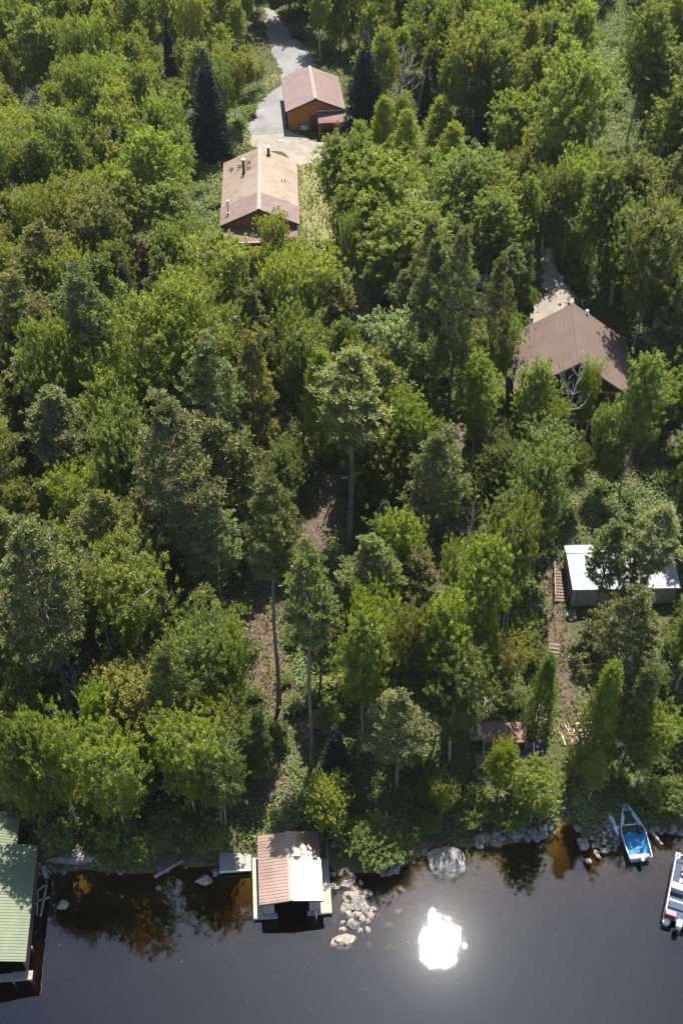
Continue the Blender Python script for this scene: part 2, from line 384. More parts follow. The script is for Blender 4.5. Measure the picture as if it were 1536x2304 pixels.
# ------------------------------------------------------------ trees: one model per variant, shared by the copies
def leaves(C, Nn, size, rng, aspect=.6, tone=None):
    """diamond leaves at C with normals near Nn"""
    n = len(C); Nn = Nn/np.linalg.norm(Nn, axis=1)[:, None]
    t = rng.normal(size=(n, 3)); t -= (t*Nn).sum(1)[:, None]*Nn; t /= np.linalg.norm(t, axis=1)[:, None]
    b = np.cross(Nn, t); s = (size*rng.uniform(.5, 1.35, n))[:, None]
    return np.stack([C-t*s*.5, C+b*s*.5*aspect, C+t*s*.5, C-b*s*.5*aspect], 1)
def unit(v): return v/np.maximum(np.linalg.norm(v, axis=-1, keepdims=True), 1e-6)
def twig_leaves(centers, dirs, rng, n_tw, n_lf, length, size, spread=.8, up=.35, r0=.25):
    """each clump is a spray of short twigs carrying leaves"""
    n = len(centers)
    base = np.repeat(centers, n_tw, 0)+rng.normal(size=(n*n_tw, 3))*r0
    d = unit(np.repeat(dirs, n_tw, 0)+rng.normal(size=(n*n_tw, 3))*spread+np.array([0, 0, up]))
    L = length*rng.uniform(.5, 1.2, n*n_tw)
    t = rng.uniform(0, 1, (n*n_tw, n_lf))
    P = base[:, None]+d[:, None]*(L[:, None]*t)[..., None]+rng.normal(size=(n*n_tw, n_lf, 3))*.075
    P = P.reshape(-1, 3); nn = np.array([0, .08, .85])+rng.normal(size=P.shape)*.65
    V = leaves(P, nn, size, rng)
    tone = np.repeat(rng.uniform(0, 1, n)**1.3, n_tw*n_lf)*.6+rng.uniform(0, .4, len(P))
    return V, tone
ENV = {'round': lambda t: math.sin(math.pi*(.15+.80*t))**.6, 'oval': lambda t: (.35+.65*math.sin(math.pi*min(1, .1+t*.92)))*(1-.35*t),
       'cone': lambda t: 1.02-.92*t, 'fan': lambda t: math.sin(math.pi*(.08+.72*t))**.8}
def broadleaf(seed, Ht, cb, Rr, env, nlimb, leaf, n_tw=9, n_lf=13, tw=.75, matn='aspen', barkn='bark_white', upang=(.35, .9), tr=.14, multi=1, lean=.4):
    rng = np.random.default_rng(seed); rd = random.Random(seed)
    tb = MB(); C = []; D = []
    ph = rng.uniform(0, 6.28, 4)
    for st in range(multi):
        off = Vector((rd.uniform(-.4, .4), rd.uniform(-.4, .4), 0))*(0 if multi == 1 else 1)
        lx, ly = rd.uniform(-lean, lean)+off.x*2, rd.uniform(-lean, lean)+off.y*2
        def tp(z, off=off, lx=lx, ly=ly): k = z/Ht; return Vector((off.x+lx*k*k+.12*math.sin(z*.7+seed), off.y+ly*k*k+.12*math.cos(z*.6), z))
        zz = [Ht*.95*i/9 for i in range(10)]
        tb.tube([tp(z) for z in zz], [tr*(1-.85*z/Ht)*(1.25 if z == 0 else 1) for z in zz], 7)
        nl = nlimb//multi
        for i in range(nl):
            t = (i+.5)/nl; t = t**.9
            z0 = Ht*(cb+(1-cb)*t*.9); az = i*2.399+rd.uniform(-.4, .4)+st*1.3
            lob = 1+.22*math.sin(2*az+ph[0]+t*3)+.16*math.sin(3*az+ph[1]-t*5)+.1*math.sin(5*az+ph[2]+t*9)
            reach = Rr*ENV[env](t)*lob*rd.uniform(.75, 1.08)
            up = rd.uniform(*upang)
            p0 = tp(z0); e = p0+Vector((math.cos(az)*reach, math.sin(az)*reach, min(reach*up, Ht*.99-z0)))
            m1 = p0.lerp(e, .5)+Vector((0, 0, -.12*reach+rd.uniform(-.1, .1)))
            tb.tube([p0, m1, e], [tr*.42*(1-t*.6), tr*.25*(1-t*.5), .015], 4, cap=False)
            out = Vector((math.cos(az), math.sin(az), .35))
            ks = [.5, .78, 1.0] if reach > 1.2 else [.65, 1.0]
            for k in ks:
                c = p0.lerp(m1, k*2) if k < .5 else m1.lerp(e, k*2-1)
                side = Vector((-math.sin(az), math.cos(az), 0))
                for sgn in ((0,) if k == 1.0 and reach < 1.5 else (-1, 1)):
                    q = c+side*sgn*reach*rd.uniform(.10, .38)+Vector((0, 0, rd.uniform(-.25, .35)))
                    if sgn: tb.tube([m1.lerp(c, .7), q], [.03, .012], 3, cap=False)
                    C.append(q); D.append(out+side*sgn*.6)
        top = tp(Ht*.96)
        for k in range(3): C.append(top+Vector((rd.uniform(-.4, .4), rd.uniform(-.4, .4), rd.uniform(-.6, 0)))); D.append(Vector((0, 0, 1)))
    C = np.array([tuple(c) for c in C]); D = unit(np.array([tuple(c) for c in D]))
    C = np.repeat(C, 5, 0)+rng.normal(size=(len(C)*5, 3))*np.array([.6, .6, .55])*min(1, tw/.75); D = np.repeat(D, 5, 0)
    V, tone = twig_leaves(C, D, rng, max(2, n_tw//3), 16, tw*.6, leaf, spread=.55, up=.7, r0=.07)
    return tb, fast_mesh('crown', V, matn, tone), barkn
def needles(base, d, rng, n, length, width, spread=.9):
    m = len(base); B = np.repeat(base, n, 0)
    dd = unit(np.repeat(d, n, 0)+rng.normal(size=(m*n, 3))*spread*.6)
    side = unit(np.cross(dd, rng.normal(size=dd.shape))); L = (length*rng.uniform(.7, 1.15, m*n))[:, None]
    return np.stack([B-side*width*.4, B+side*width*.4, B+dd*L+side*width*.5, B+dd*L-side*width*.5], 1)
def pine(seed, Ht, cb, Rr, nbr=64, tufts=15, matn='pine', barkn='bark_pine', tr=.2):
    rng = np.random.default_rng(seed); rd = random.Random(seed); tb = MB(); B = []; D = []; T = []
    lx, ly = rd.uniform(-.5, .5), rd.uniform(-.5, .5)
    def tp(z): k = z/Ht; return Vector((lx*k*k+.08*math.sin(z*.5+seed), ly*k*k, z))
    zz = [Ht*.97*i/10 for i in range(11)]
    tb.tube([tp(z) for z in zz], [tr*(1-.82*z/Ht)*(1.3 if z == 0 else 1) for z in zz], 8)
    for i in range(nbr):
        t = (i+.5)/nbr; z0 = Ht*(cb+(1-cb)*t*.97); az = i*2.399+rd.uniform(-.5, .5)
        envl = (.55+.45*math.sin(math.pi*min(1, t*1.15+.05)))*(1-t**2.6*.75) if t < .97 else .3
        reach = Rr*envl*rd.uniform(.55, 1.1)*(1+.2*math.sin(az*2+seed)); el = rd.uniform(-.05, .35)+.5*t*t
        p0 = tp(z0); a = Vector((math.cos(az), math.sin(az), 0)); side = Vector((-a.y, a.x, 0))
        e = p0+a*reach+Vector((0, 0, reach*el)); md = p0.lerp(e, .55)-Vector((0, 0, reach*.07))
        tb.tube([p0, md, e], [.055*(1.3-t), .035*(1.3-t), .015], 4, cap=False)
        n = max(4, int(tufts*(.4+.6*reach/Rr)))
        tone = rd.uniform(.1, .8)
        for k in range(n):
            s = rd.uniform(.38, 1)**.8; c = p0.lerp(md, s/.55) if s < .55 else md.lerp(e, (s-.55)/.45)
            off = side*rd.uniform(-1, 1)*reach*.36*(1.15-abs(s-.6))
            q = c+off+Vector((0, 0, rd.uniform(-.05, .3)))
            if k % 3 == 0: tb.tube([c, q], [.022, .01], 3, cap=False)
            B.append(q); D.append(a*.35+off.normalized()*.3+Vector((0, 0, .9))); T.append(tone)
    for k in range(6): B.append(tp(Ht*(.93+.01*k))+Vector((rd.uniform(-.2, .2), rd.uniform(-.2, .2), 0))); D.append(Vector((0, 0, 1))); T.append(.6)
    for k in range(int(9*cb/.4)):            # bare dead stubs below the crown
        z0 = Ht*rd.uniform(cb*.55, cb+.12); az = rd.uniform(0, 6.28); L = rd.uniform(.6, Rr*.7)
        p0 = tp(z0); e = p0+Vector((math.cos(az)*L, math.sin(az)*L, rd.uniform(-.25, .2)*L)); tb.tube([p0, p0.lerp(e, .5)+Vector((0, 0, .08)), e], [.035, .022, .008], 3, cap=False)
    B = np.array([tuple(c) for c in B]); D = unit(np.array([tuple(c) for c in D])); T = np.array(T)
    V1 = needles(B, D, rng, 15, .38, .07, 1.15); 
    B2 = B+rng.normal(size=B.shape)*.22; V2 = needles(B2, unit(D+rng.normal(size=D.shape)*.3), rng, 13, .33, .07, 1.2)
    V = np.concatenate([V1, V2]); tone = np.concatenate([np.repeat(T, 15), np.repeat(T, 13)])*.6+rng.uniform(0, .4, len(V))
    return tb, fast_mesh('crown', V, matn, tone), barkn
def spruce(seed, Ht, Rr, levels=34, per=11, matn='spruce', blades=13, gap=0.0, cb=.05):
    rng = np.random.default_rng(seed); rd = random.Random(seed); tb = MB(); B = []; D = []; T = []
    tb.tube([(0, 0, 0), (0, 0, Ht*.5), (0, 0, Ht*.99)], [.16, .09, .015], 7)
    for l in range(levels):
        t = (l+.5)/levels; z0 = Ht*(cb+(1-cb)*t)
        for k in range(per if t < .8 else 6):
            if rd.random() < gap: continue
            az = k*6.283/per+l*.77+rd.uniform(-.2, .2); reach = Rr*(1-t)**.85*rd.uniform(.78, 1.1)+.08
            a = Vector((math.cos(az), math.sin(az), 0)); side = Vector((-a.y, a.x, 0)); tn = rd.uniform(0, 1)
            p0 = Vector((0, 0, z0)); droop = -.28+.5*t
            e = p0+a*reach+Vector((0, 0, reach*droop))
            if k % 2 == 0: tb.tube([p0, e], [.025, .008], 3, cap=False)
            n = max(3, int(reach*7))
            for j in range(n):
                s = (j+rd.random())/n; s = .15+.85*s; c = p0.lerp(e, s)+Vector((0, 0, -.10*reach*math.sin(s*3.1)))
                wd = .32*reach*(1-s)+.10
                q = c+side*rd.uniform(-1, 1)*wd
                B.append(q); D.append(a*.8+side*rd.uniform(-.6, .6)+Vector((0, 0, .15))); T.append(tn)
    B = np.array([tuple(c) for c in B]); D = unit(np.array([tuple(c) for c in D])); T = np.array(T)
    V = needles(B, D, rng, blades, .26, .06, .9)
    return tb, fast_mesh('crown', V, matn, np.repeat(T, blades)*.5+rng.uniform(0, .5, len(V))), 'bark_dark'
def cedar(seed, Ht, Rr):
    rng = np.random.default_rng(seed); rd = random.Random(seed); tb = MB(); C = []; D = []
    tb.tube([(0, 0, 0), (0, 0, Ht*.97)], [.15, .02], 7)
    n = 190
    for i in range(n):
        t = (i+.5)/n; z = Ht*(.05+.92*t); az = i*2.399; r = Rr*((1-t)**.65)*(1+.30*math.sin(2*az+seed)+.22*math.sin(3*az-seed)+.2*math.sin(t*(17+seed%5)+az))*rd.uniform(.5, 1.05)
        p = Vector((math.cos(az)*r, math.sin(az)*r, z)); C.append(p); D.append(Vector((math.cos(az), math.sin(az), .9)))
        if i % 4 == 0: tb.tube([(0, 0, z-.35*r), p], [.03, .01], 3, cap=False)
    C = np.array([tuple(c) for c in C]); D = unit(np.array([tuple(c) for c in D]))
    V, tone = twig_leaves(C, D, rng, 10, 13, .65, .16, spread=.45, up=.5, r0=.2)
    return tb, fast_mesh('crown', V, 'cedar', tone), 'bark_dark'
def deadtree(seed, Ht, Rr, nb=26, barkn='bark_grey', lo=.25):
    rd = random.Random(seed); tb = MB()
    def rec(p, d, L, r, lv):
        pts = [p]; q = p.copy(); dd = d.copy()
        for _ in range(3):
            dd = (dd+Vector((rd.uniform(-.25, .25), rd.uniform(-.25, .25), rd.uniform(-.05, .25)))).normalized(); q = q+dd*L/3; pts.append(q.copy())
        tb.tube(pts, [r, r*.75, r*.5, r*.22], 4, cap=False)
        if lv:
            for k in range(5):
                i = rd.choice((1, 2, 3)); nd = (dd+Vector((rd.uniform(-.9, .9), rd.uniform(-.9, .9), rd.uniform(-.1, .6)))).normalized()
                rec(pts[i].copy(), nd, L*rd.uniform(.4, .65), r*.5, lv-1)
    zz = [Ht*.97*i/8 for i in range(9)]
    tp = lambda z: Vector((.25*math.sin(z*.45+seed), .2*math.cos(z*.5), z))
    tb.tube([tp(z) for z in zz], [.15*(1-.88*z/Ht) for z in zz], 7)
    for i in range(nb):
        t = (i+.5)/nb; z = Ht*(lo+(1-lo)*t*.95); az = i*2.399; el = .5+.5*t
        L = Rr*(1.05-.6*t)*rd.uniform(.6, 1.1)
        rec(tp(z), Vector((math.cos(az), math.sin(az), el)).normalized(), L, .045*(1.3-t), 2 if L > 1 else 1)
    return tb, None, barkn

PROTO = {}
def reg(kind, gen, Ht, W):
    tb, cr, bk = gen; tm = None
    if cr:
        co = np.empty(len(cr.vertices)*3, np.float32); cr.vertices.foreach_get('co', co); co = co.reshape(-1, 3)
        W = 2*float(np.percentile(np.hypot(co[:, 0], co[:, 1]), 96)); Ht = float(np.percentile(co[:, 2], 99.8))
    o = tb.build('trunk', bk); tm = o.data; tm.shade_smooth(); bpy.data.objects.remove(o)
    PROTO.setdefault(kind, []).append((tm, cr, Ht, W))
for s in range(4): reg('aspen', broadleaf(10+s, 16, .38, 2.9, 'oval', 38, .19, lean=.8), 16, 6.6)
for s in range(3): reg('aspen', broadleaf(20+s, 13, .28, 3.2, 'round', 40, .19, lean=.5, multi=1+s % 2), 13, 7.2)
for s in range(3): reg('birch', broadleaf(30+s, 12, .32, 3.3, 'fan', 40, .18, lean=.9, upang=(.25, .75), multi=1+(s == 1)), 12, 7.4)
for s in range(2): reg('maple', broadleaf(40+s, 15, .22, 5.0, 'round', 66, .22, matn='maple', barkn='bark_dark', n_tw=9, n_lf=14, tw=.9, upang=(.2, .7), tr=.2), 15, 10.5)
reg('greyaspen', broadleaf(50, 14, .35, 3.0, 'fan', 34, .23, n_tw=6, n_lf=10), 14, 6.4)
for s in range(4): reg('pine', pine(60+s, 22, (.42, .52, .38, .62)[s], (3.2, 2.9, 3.5, 2.7)[s], 66 if s != 3 else 46, 16), 22, (6.2, 5.6, 6.8, 5.2)[s])
for s in range(2): reg('youngpine', pine(70+s, 12, .12, 2.8, 62, 14, tr=.13), 12, 5.4)
for s in range(2): reg('spruce', spruce(80+s, 15, 3.0+.4*s), 15, 6.2+.8*s)
reg('narrowspruce', spruce(83, 15, 1.8, 34, 9), 15, 3.6)
reg('rustfir', spruce(84, 11, 1.8, 26, 8, 'rust', 7, .15), 11, 3.6)
for s in range(4): reg('cedar', cedar(90+s, 10, 2.2+.25*s), 10, 5.2)
reg('dead', deadtree(95, 12, 3.0), 12, 6); reg('dead', deadtree(96, 12, 2.4, 18), 12, 5)
reg('snag', deadtree(97, 14, 2.6, 8, 'bark_white', .45), 14, 5)
for s in range(4): reg('shrub', broadleaf(100+s, 3.0, .08, 1.7, 'round', 22, .17, n_tw=7, n_lf=11, tw=.45, matn='shrub', barkn='bark_dark', tr=.03, multi=2, upang=(.3, 1.2)), 3, 3.9)

for s in range(3): reg('slimaspen', broadleaf(120+s, 14, .24, 2.9, 'oval', 46, .205, matn='maple', barkn='bark_grey', lean=.6, upang=(.5, 1.1)), 14, 6.4)  # more aspens of the wood, in a slim form with maple leaf and grey bark
KN = {'slimaspen': ('slimaspen_tree', 'slimaspen', 'tree'), 'aspen': ('aspen_tree', 'aspen', 'tree'), 'birch': ('birch_tree', 'birch', 'tree'), 'maple': ('maple_tree', 'maple', 'tree'), 'greyaspen': ('poplar_tree', 'silvery poplar', 'tree'),
      'pine': ('pine_tree', 'pine', 'tree'), 'youngpine': ('young_pine', 'young pine', 'tree'), 'spruce': ('spruce_tree', 'dark spruce', 'tree'), 'narrowspruce': ('fir_tree', 'narrow fir', 'tree'),
      'rustfir': ('dead_fir', 'rust brown dead fir', 'tree'), 'cedar': ('cedar_tree', 'yellow green cedar', 'tree'), 'dead': ('dead_tree', 'bare grey dead tree', 'tree'),
      'snag': ('dead_birch', 'bare white birch snag', 'tree'), 'shrub': ('leafy_shrub', 'leafy shrub', 'shrub')}
PLACED = []      # (kind, object, centre px, x, y, label given?)
rt = random.Random(7)
def solve_base(tx, ty, by):
    """world base and height of an upright tree whose tip shows at (tx,ty) and whose foot is on row by"""
    X = (tx-768)/26*.9
    for _ in range(6):
        g = ground(768+ (X*F)/depth(X, 90, 5) if _ == 0 else bx, by); 
        Y, Z = g[1], g[2]
        # height
        lo, hi = .3, 45
        for k in range(24):
            m = (lo+hi)/2
            if proj(X, Y, Z+m)[1] > ty: lo = m
            else: hi = m
        h = (lo+hi)/2; X = (tx-768)/F*depth(X, Y, Z+h); bx = proj(X, Y, Z)[0]
    return X, Y, tz(X, Y), h
def plant(kind, X, Y, h, W, tint=(1, 1, 1), label=None, lean=(0, 0), rz=None, var=None, group=None):
    ps = PROTO[kind]
    asp = h/max(W, .1)
    v = rt.choice(sorted(ps, key=lambda p: abs(math.log(asp/(p[2]/p[3]))))[:3]) if var is None else ps[var % len(ps)]
    tm, cr, PH, PW = v
    nm, kn, cat = KN[kind]
    Z = tz(X, Y)-.1
    e = empty(nm, (X, Y, Z), rz if rz is not None else rt.uniform(0, 6.28)); e['category'] = cat
    s = W/PW; sz = h/PH
    q_ = rt.uniform(.88, 1.12); e.scale = (s*q_, s/q_, sz)
    if lean != (0, 0): e.rotation_mode = 'QUATERNION'; e.rotation_quaternion = (Matrix.Rotation(lean[0], 3, 'Y') @ Matrix.Rotation(lean[1], 3, 'X') @ Matrix.Rotation(rt.uniform(0, 6), 3, 'Z')).to_quaternion()
    o = bpy.data.objects.new('trunk', tm); COL.objects.link(o); o.parent = e
    if cr:
        o = bpy.data.objects.new('crown' if kind != 'shrub' else 'foliage', cr); COL.objects.link(o); o.parent = e; o.color = (*tint, 1)
    c = proj(X, Y, Z+h*.7)
    PLACED.append([kind, e, c, X, Y, label, group, h, W]); return e
def tintv(k=1, warm=0):
    a = rt.uniform(.74, 1.2)*k; return (a*(1+warm+rt.uniform(-.08, .12)), a, a*rt.uniform(.8, 1.2))
def mtree(kind, tx, ty, by, wpx, label, tint=None, lean=(0, 0), var=None):
    X, Y, Z, h = solve_base(tx, ty, by)
    if lean[1]:
        lo, hi = 1, 45
        for k in range(24):
            m = (lo+hi)/2
            if proj(X, Y+m*math.tan(-lean[1]), Z+m)[1] > ty: lo = m
            else: hi = m
        h = (lo+hi)/2
    W = wpx/(F/depth(X, Y, Z+h*.6))
    plant(kind, X, Y, h, W, tint or tintv(), label, lean, var=var)

# ------------------------------------------------------------ buildings
def local(e, p):
    r = -e.rotation_euler.z; dx, dy = p[0]-e.location.x, p[1]-e.location.y
    return (math.cos(r)*dx-math.sin(r)*dy, math.sin(r)*dx+math.cos(r)*dy, p[2]-e.location.z)
def slope_sheet(b, xa, za, xb, zb, y0, y1, th=.05, rib=.25, rw=.045, rh=.035, along='x'):
    """one roof slope from (xa,za) to (xb,zb), with raised ribs running down the slope"""
    T = (lambda x, y, z: (x, y, z)) if along == 'x' else (lambda x, y, z: (y, x, z))
    b.add([T(xa,y0,za),T(xb,y0,zb),T(xb,y1,zb),T(xa,y1,za),T(xa,y0,za-th),T(xb,y0,zb-th),T(xb,y1,zb-th),T(xa,y1,za-th)],
          [(0,1,2,3),(7,6,5,4),(0,4,5,1),(1,5,6,2),(2,6,7,3),(3,7,4,0)])
    if rib:
        y = y0+rib*.5
        while y < y1-rw:
            b.add([T(xa,y,za-.004),T(xb,y,zb-.004),T(xb,y+rw,zb-.004),T(xa,y+rw,za-.004),T(xa,y+.008,za+rh),T(xb,y+.008,zb+rh),T(xb,y+rw-.008,zb+rh),T(xa,y+rw-.008,za+rh)],
                  [(4,5,6,7),(0,1,5,4),(2,3,7,6),(0,4,7,3),(1,2,6,5)]); y += rib
def window(parent, x, y, z, w, h, face=-1, frame='cream', nm='window'):
    f = MB()
    for a, b, c, d in ((x-w/2-.07, x+w/2+.07, z-.08, z), (x-w/2-.07, x+w/2+.07, z+h, z+h+.08), (x-w/2-.07, x-w/2, z, z+h), (x+w/2, x+w/2+.07, z, z+h), (x-.025, x+.025, z, z+h)):
        f.box(a, b, min(y, y+face*.07), max(y, y+face*.07), c, d)
    fo = f.build(nm, frame, parent)
    MB().box(x-w/2, x+w/2, min(y+face*.01, y+face*.03), max(y+face*.01, y+face*.03), z, z+h).build('pane', 'glass', fo); return fo
def post(parent, x, y, z0, z1, w=.12, m='timber'): return MB().box(x-w/2, x+w/2, y-w/2, y+w/2, z0, z1).build('post', m, parent)

# brown boathouse over the water
bh = empty('boathouse', (-4.04, 44.28, 0), R(4.3), 'brown metal roofed boathouse standing in the water with one roof half glaring white', 'boathouse')
w2, l2 = 2.45, 2.93; ze, zr = 2.4, 2.74
b = MB(); slope_sheet(b, -w2, ze, -.1, zr, -l2, l2, rib=.27); slope_sheet(b, w2, ze, .1, zr, -l2, l2, rib=.27); b.build('roof', 'roof_glare', bh)
b = MB(); b.add([(-.17,-l2-.02,zr+.03),(0,-l2-.02,zr+.075),(.17,-l2-.02,zr+.03),(-.17,l2+.02,zr+.03),(0,l2+.02,zr+.075),(.17,l2+.02,zr+.03)], [(0,1,4,3),(1,2,5,4),(0,2,1),(3,4,5),(0,3,5,2)]); b.build('ridge_cap', 'cap', bh)
b = MB()
for s in (-1, 1):
    b.add([(s*w2,-l2-.03,ze-.20),(0,-l2-.03,zr-.16),(0,-l2-.03,zr-.02),(s*w2,-l2-.03,ze-.02),(s*w2,-l2-.001,ze-.20),(0,-l2-.001,zr-.16),(0,-l2-.001,zr-.02),(s*w2,-l2-.001,ze-.02)],
          [(0,1,2,3),(7,6,5,4),(0,4,5,1),(2,6,7,3)])
    b.box(s*w2-.02, s*w2+.02, -l2, l2, ze-.16, ze-.055)
b.build('fascia', 'fascia', bh)
b = MB(); b.box(-2.2, -2.12, -2.6, 2.8, .1, ze); b.box(2.12, 2.2, -2.6, 2.8, .1, ze); b.box(-2.12, 2.12, 2.72, 2.8, .1, ze+.05)
b.box(-2.2, -1.35, -2.68, -2.6, .3, ze+.02); b.box(1.35, 2.2, -2.68, -2.6, .3, ze+.02); b.box(-1.35, 1.35, -2.68, -2.6, ze-.25, ze+.1)
b.build('wall', 'tan_side', bh)
b = MB(); b.box(-3.0, -2.22, -2.98, 3.3, .18, .36); b.build('deck', 'deck_y', bh)
b = MB(); b.box(2.22, 3.1, -2.93, 3.2, .18, .36); b.build('deck', 'deck_y', bh)
b = MB(); b.box(-2.2, -1.15, -2.98, -2.7, .18, .36); b.box(-3.0, -1.15, -3.03, -2.982, .10, .34); b.build('deck', 'deck_grey', bh)
b = MB(); b.box(1.15, 2.2, -2.93, -2.7, .18, .36); b.box(1.15, 3.1, -2.98, -2.932, .10, .34); b.build('deck', 'deck_grey', bh)
for x, y in ((-2.9, -2.9), (-2.9, 0), (-2.9, 3), (-1.25, -2.9), (3.0, -2.85), (3.0, 0), (3.0, 3), (1.25, -2.85)): MB().tube([(x, y, -2.2), (x, y, .17)], .09).build('piling', 'timber', bh)
MB().tube([(1.85, -3.08, -2.0), (1.85, -3.08, 1.0)], .045).build('mooring_pole', 'white_metal', bh, smooth=True)
b = MB(); b.bar((2.6, 2.9, .36), (2.6, 2.9, 1.3), .08, .08); b.bar((3.05, 1.0, .36), (3.05, 1.0, 1.3), .08, .08); b.bar((3.05, 2.9, .36), (3.05, 2.9, 1.3), .08, .08); b.bar((3.05, 1.0, 1.3), (3.05, 2.9, 1.3), .08, .05); b.bar((2.55, 2.9, 1.27), (3.05, 2.9, 1.27), .05, .05); b.build('railing', 'timber', bh)

# grey dock left of it
g = at_z(530, 1938, .5); dk = empty('dock', (g[0], g[1], 0), R(4), 'short weathered grey plank dock between the boulders and the brown boathouse', 'dock')
MB().box(-1.3, 1.25, -.75, 1.0, .38, .48).build('decking', 'deck_grey', dk)
b = MB(); b.box(-1.3, 1.25, -.83, -.752, .26, .475); b.build('edge_beam', 'white_metal', dk)
for x in (-1.2, 1.1): MB().tube([(x, -.7, -1.4), (x, -.7, .37)], .06).build('piling', 'timber', dk)

# green boathouse at the left edge
gb = empty('boathouse', (-27.4, 41.0, 0), R(5), 'green ribbed metal roofed boathouse at the left edge, its lower half sunlit', 'boathouse')
for nm_, y0, y1, xe, zo in (('roof', -4.85, 4.55, 3.9, 0), ('rear_roof', 4.56, 7.6, 2.2, .22)):
    b = MB(); slope_sheet(b, xe, 3.0-zo, .1, 3.9-zo, y0, y1, rib=.24); slope_sheet(b, -xe, 3.0-zo, -.1, 3.9-zo, y0, y1, rib=.24)
    b.box(-.1, .1, y0, y1, 3.9-zo-.05, 3.93-zo); o = b.build('roof', 'roof_green', gb)
b = MB(); b.box(3.45, 3.55, -4.4, 4.3, .2, 2.95); b.box(-3.55, -3.45, -4.4, 4.3, .2, 2.95); b.box(-3.45, 3.45, 4.2, 4.3, .2, 3.1)
b.box(1.9, 2.0, 4.32, 7.3, .4, 2.7); b.box(-2, -1.9, 4.32, 7.3, .4, 2.7); b.box(-1.9, 1.9, 7.2, 7.3, .4, 3.2); b.build('wall', 'brown_side', gb)
b = MB(); b.box(3.86, 3.92, -4.85, 4.55, 2.80, 2.945); b.build('fascia', 'fascia', gb)
b = MB(); b.box(2.4, 3.95, -5.1, -4.42, .35, .5); b.build('deck', 'timber', gb)
b = MB(); b.box(-3.9, 2.39, -5.05, -4.45, .3, .42); b.build('deck', 'deck_grey', gb)
for x, y in ((3.8, -5.0), (3.6, -2.5), (3.6, 1), (3.6, 3.6), (2.5, -5.0)): MB().tube([(x, y, -2.5), (x, y, .34)], .1).build('piling', 'timber', gb)
a1, a2, a3, a4 = [local(gb, at_z(*p, .9)) for p in ((86, 2003), (106, 1990), (92, 2062), (84, 2028))]
b = MB(); b.bar(a1, a2, .14, .1); b.bar(a2, a3, .14, .1); b.bar(a4, local(gb, at_z(112, 2019, .9)), .14, .1); b.bar(a1, local(gb, at_z(84, 2060, .9)), .1, .1); b.build('timber_frame', 'timber', gb)

def roof_hit(e, px, py, zf):
    z = e.location.z+3
    for _ in range(12):
        p = local(e, at_z(px, py, z)); z = e.location.z+zf(p[0], p[1])
    return local(e, at_z(px, py, z))
def pipe(e, nm, px, py, zf, hgt, r, m, capm='white_metal'):
    p = roof_hit(e, px, py, zf)
    o = MB().tube([(p[0], p[1], p[2]-.2), (p[0], p[1], p[2]+hgt)], r, 12).build(nm, m, e, smooth=False)
    MB().tube([(p[0], p[1], p[2]+hgt-.02), (p[0], p[1], p[2]+hgt+.12), (p[0], p[1], p[2]+hgt+.2)], [r*1.5, r*1.5, r*.8], 12).build('cap', capm, o)
    MB().tube([(p[0], p[1], p[2]-.15), (p[0], p[1], p[2]+.1)], r*1.7, 12).build('flashing', m if m != 'white_metal' else 'silver', o); return o
# cabin
cb = empty('cabin', (-9.76, 125.1, 11.9), R(2.6), 'long metal roofed cabin with a faded tan rear roof and a darker brown front roof', 'cabin')
cw, cl, ze, zr = 4.55, 7.33, 3.2, 5.2; cz = lambda u, v: zr-(zr-ze)*abs(u)/cw
ys = local(cb, at_z(582, 433, 11.9+zr))[1]
b = MB(); slope_sheet(b, -cw, ze, -.08, zr, ys+.002, cl, rib=.3); slope_sheet(b, cw, ze, .08, zr, ys+.002, cl, rib=.3); o1 = b.build('roof', 'roof_tan', cb); o1['label'] = 'faded tan rear roof'
b = MB(); slope_sheet(b, -cw-.06, ze-.01, -.08, zr+.012, -cl, ys, rib=.3); slope_sheet(b, cw+.06, ze-.01, .08, zr+.012, -cl, ys, rib=.3); o1 = b.build('roof', 'roof_brown_dull', cb); o1['label'] = 'brown front roof with wide ribs'
b = MB(); b.add([(-.22,-cl-.02,zr-.02),(0,-cl-.02,zr+.075),(.22,-cl-.02,zr-.02),(-.22,cl+.02,zr-.02),(0,cl+.02,zr+.075),(.22,cl+.02,zr-.02)], [(0,1,4,3),(1,2,5,4),(0,2,1),(3,4,5),(0,3,5,2)])
for v in b.v[:]: pass
b.v = [(x, y, z+.06) for x, y, z in b.v]; b.build('ridge_cap', 'cap', cb)
b = MB(); ww = cw-.45
b.prism([(-ww, -1.6), (ww, -1.6), (ww, ze+.02), (0, zr-.14), (-ww, ze+.02)], -cl+.5, cl-.4, 'y'); b.build('wall', 'cedar_side', cb)
b = MB()
for s in (-1, 1):
    for yy in (-cl-.03, cl+.001): b.add([(s*cw,yy,ze-.24),(0,yy,zr-.24),(0,yy,zr-.04),(s*cw,yy,ze-.06),(s*cw,yy+.03,ze-.24),(0,yy+.03,zr-.24),(0,yy+.03,zr-.04),(s*cw,yy+.03,ze-.06)], [(0,1,2,3),(7,6,5,4),(0,4,5,1),(2,6,7,3),(0,3,7,4),(1,5,6,2)])
    b.box(s*cw-.02, s*cw+.02, -cl, cl, ze-.22, ze-.065)
b.build('fascia', 'fascia', cb)
b = MB(); slope_sheet(b, -cl-1.9, 2.15, -cl+.45, 2.75, -cw+.35, cw-.2, rib=.3, along='y'); b.build('porch_roof', 'roof_matte', cb)
b = MB(); b.box(-cw+.3, cw-.2, -cl-2.0, -cl-1.91, 1.95, 2.16); b.build('fascia', 'cream', cb)
b = MB(); b.box(-cw+.35, cw-.25, -cl-1.9, -cl+.48, -.35, -.2); b.build('porch_deck', 'deck_brown', cb)
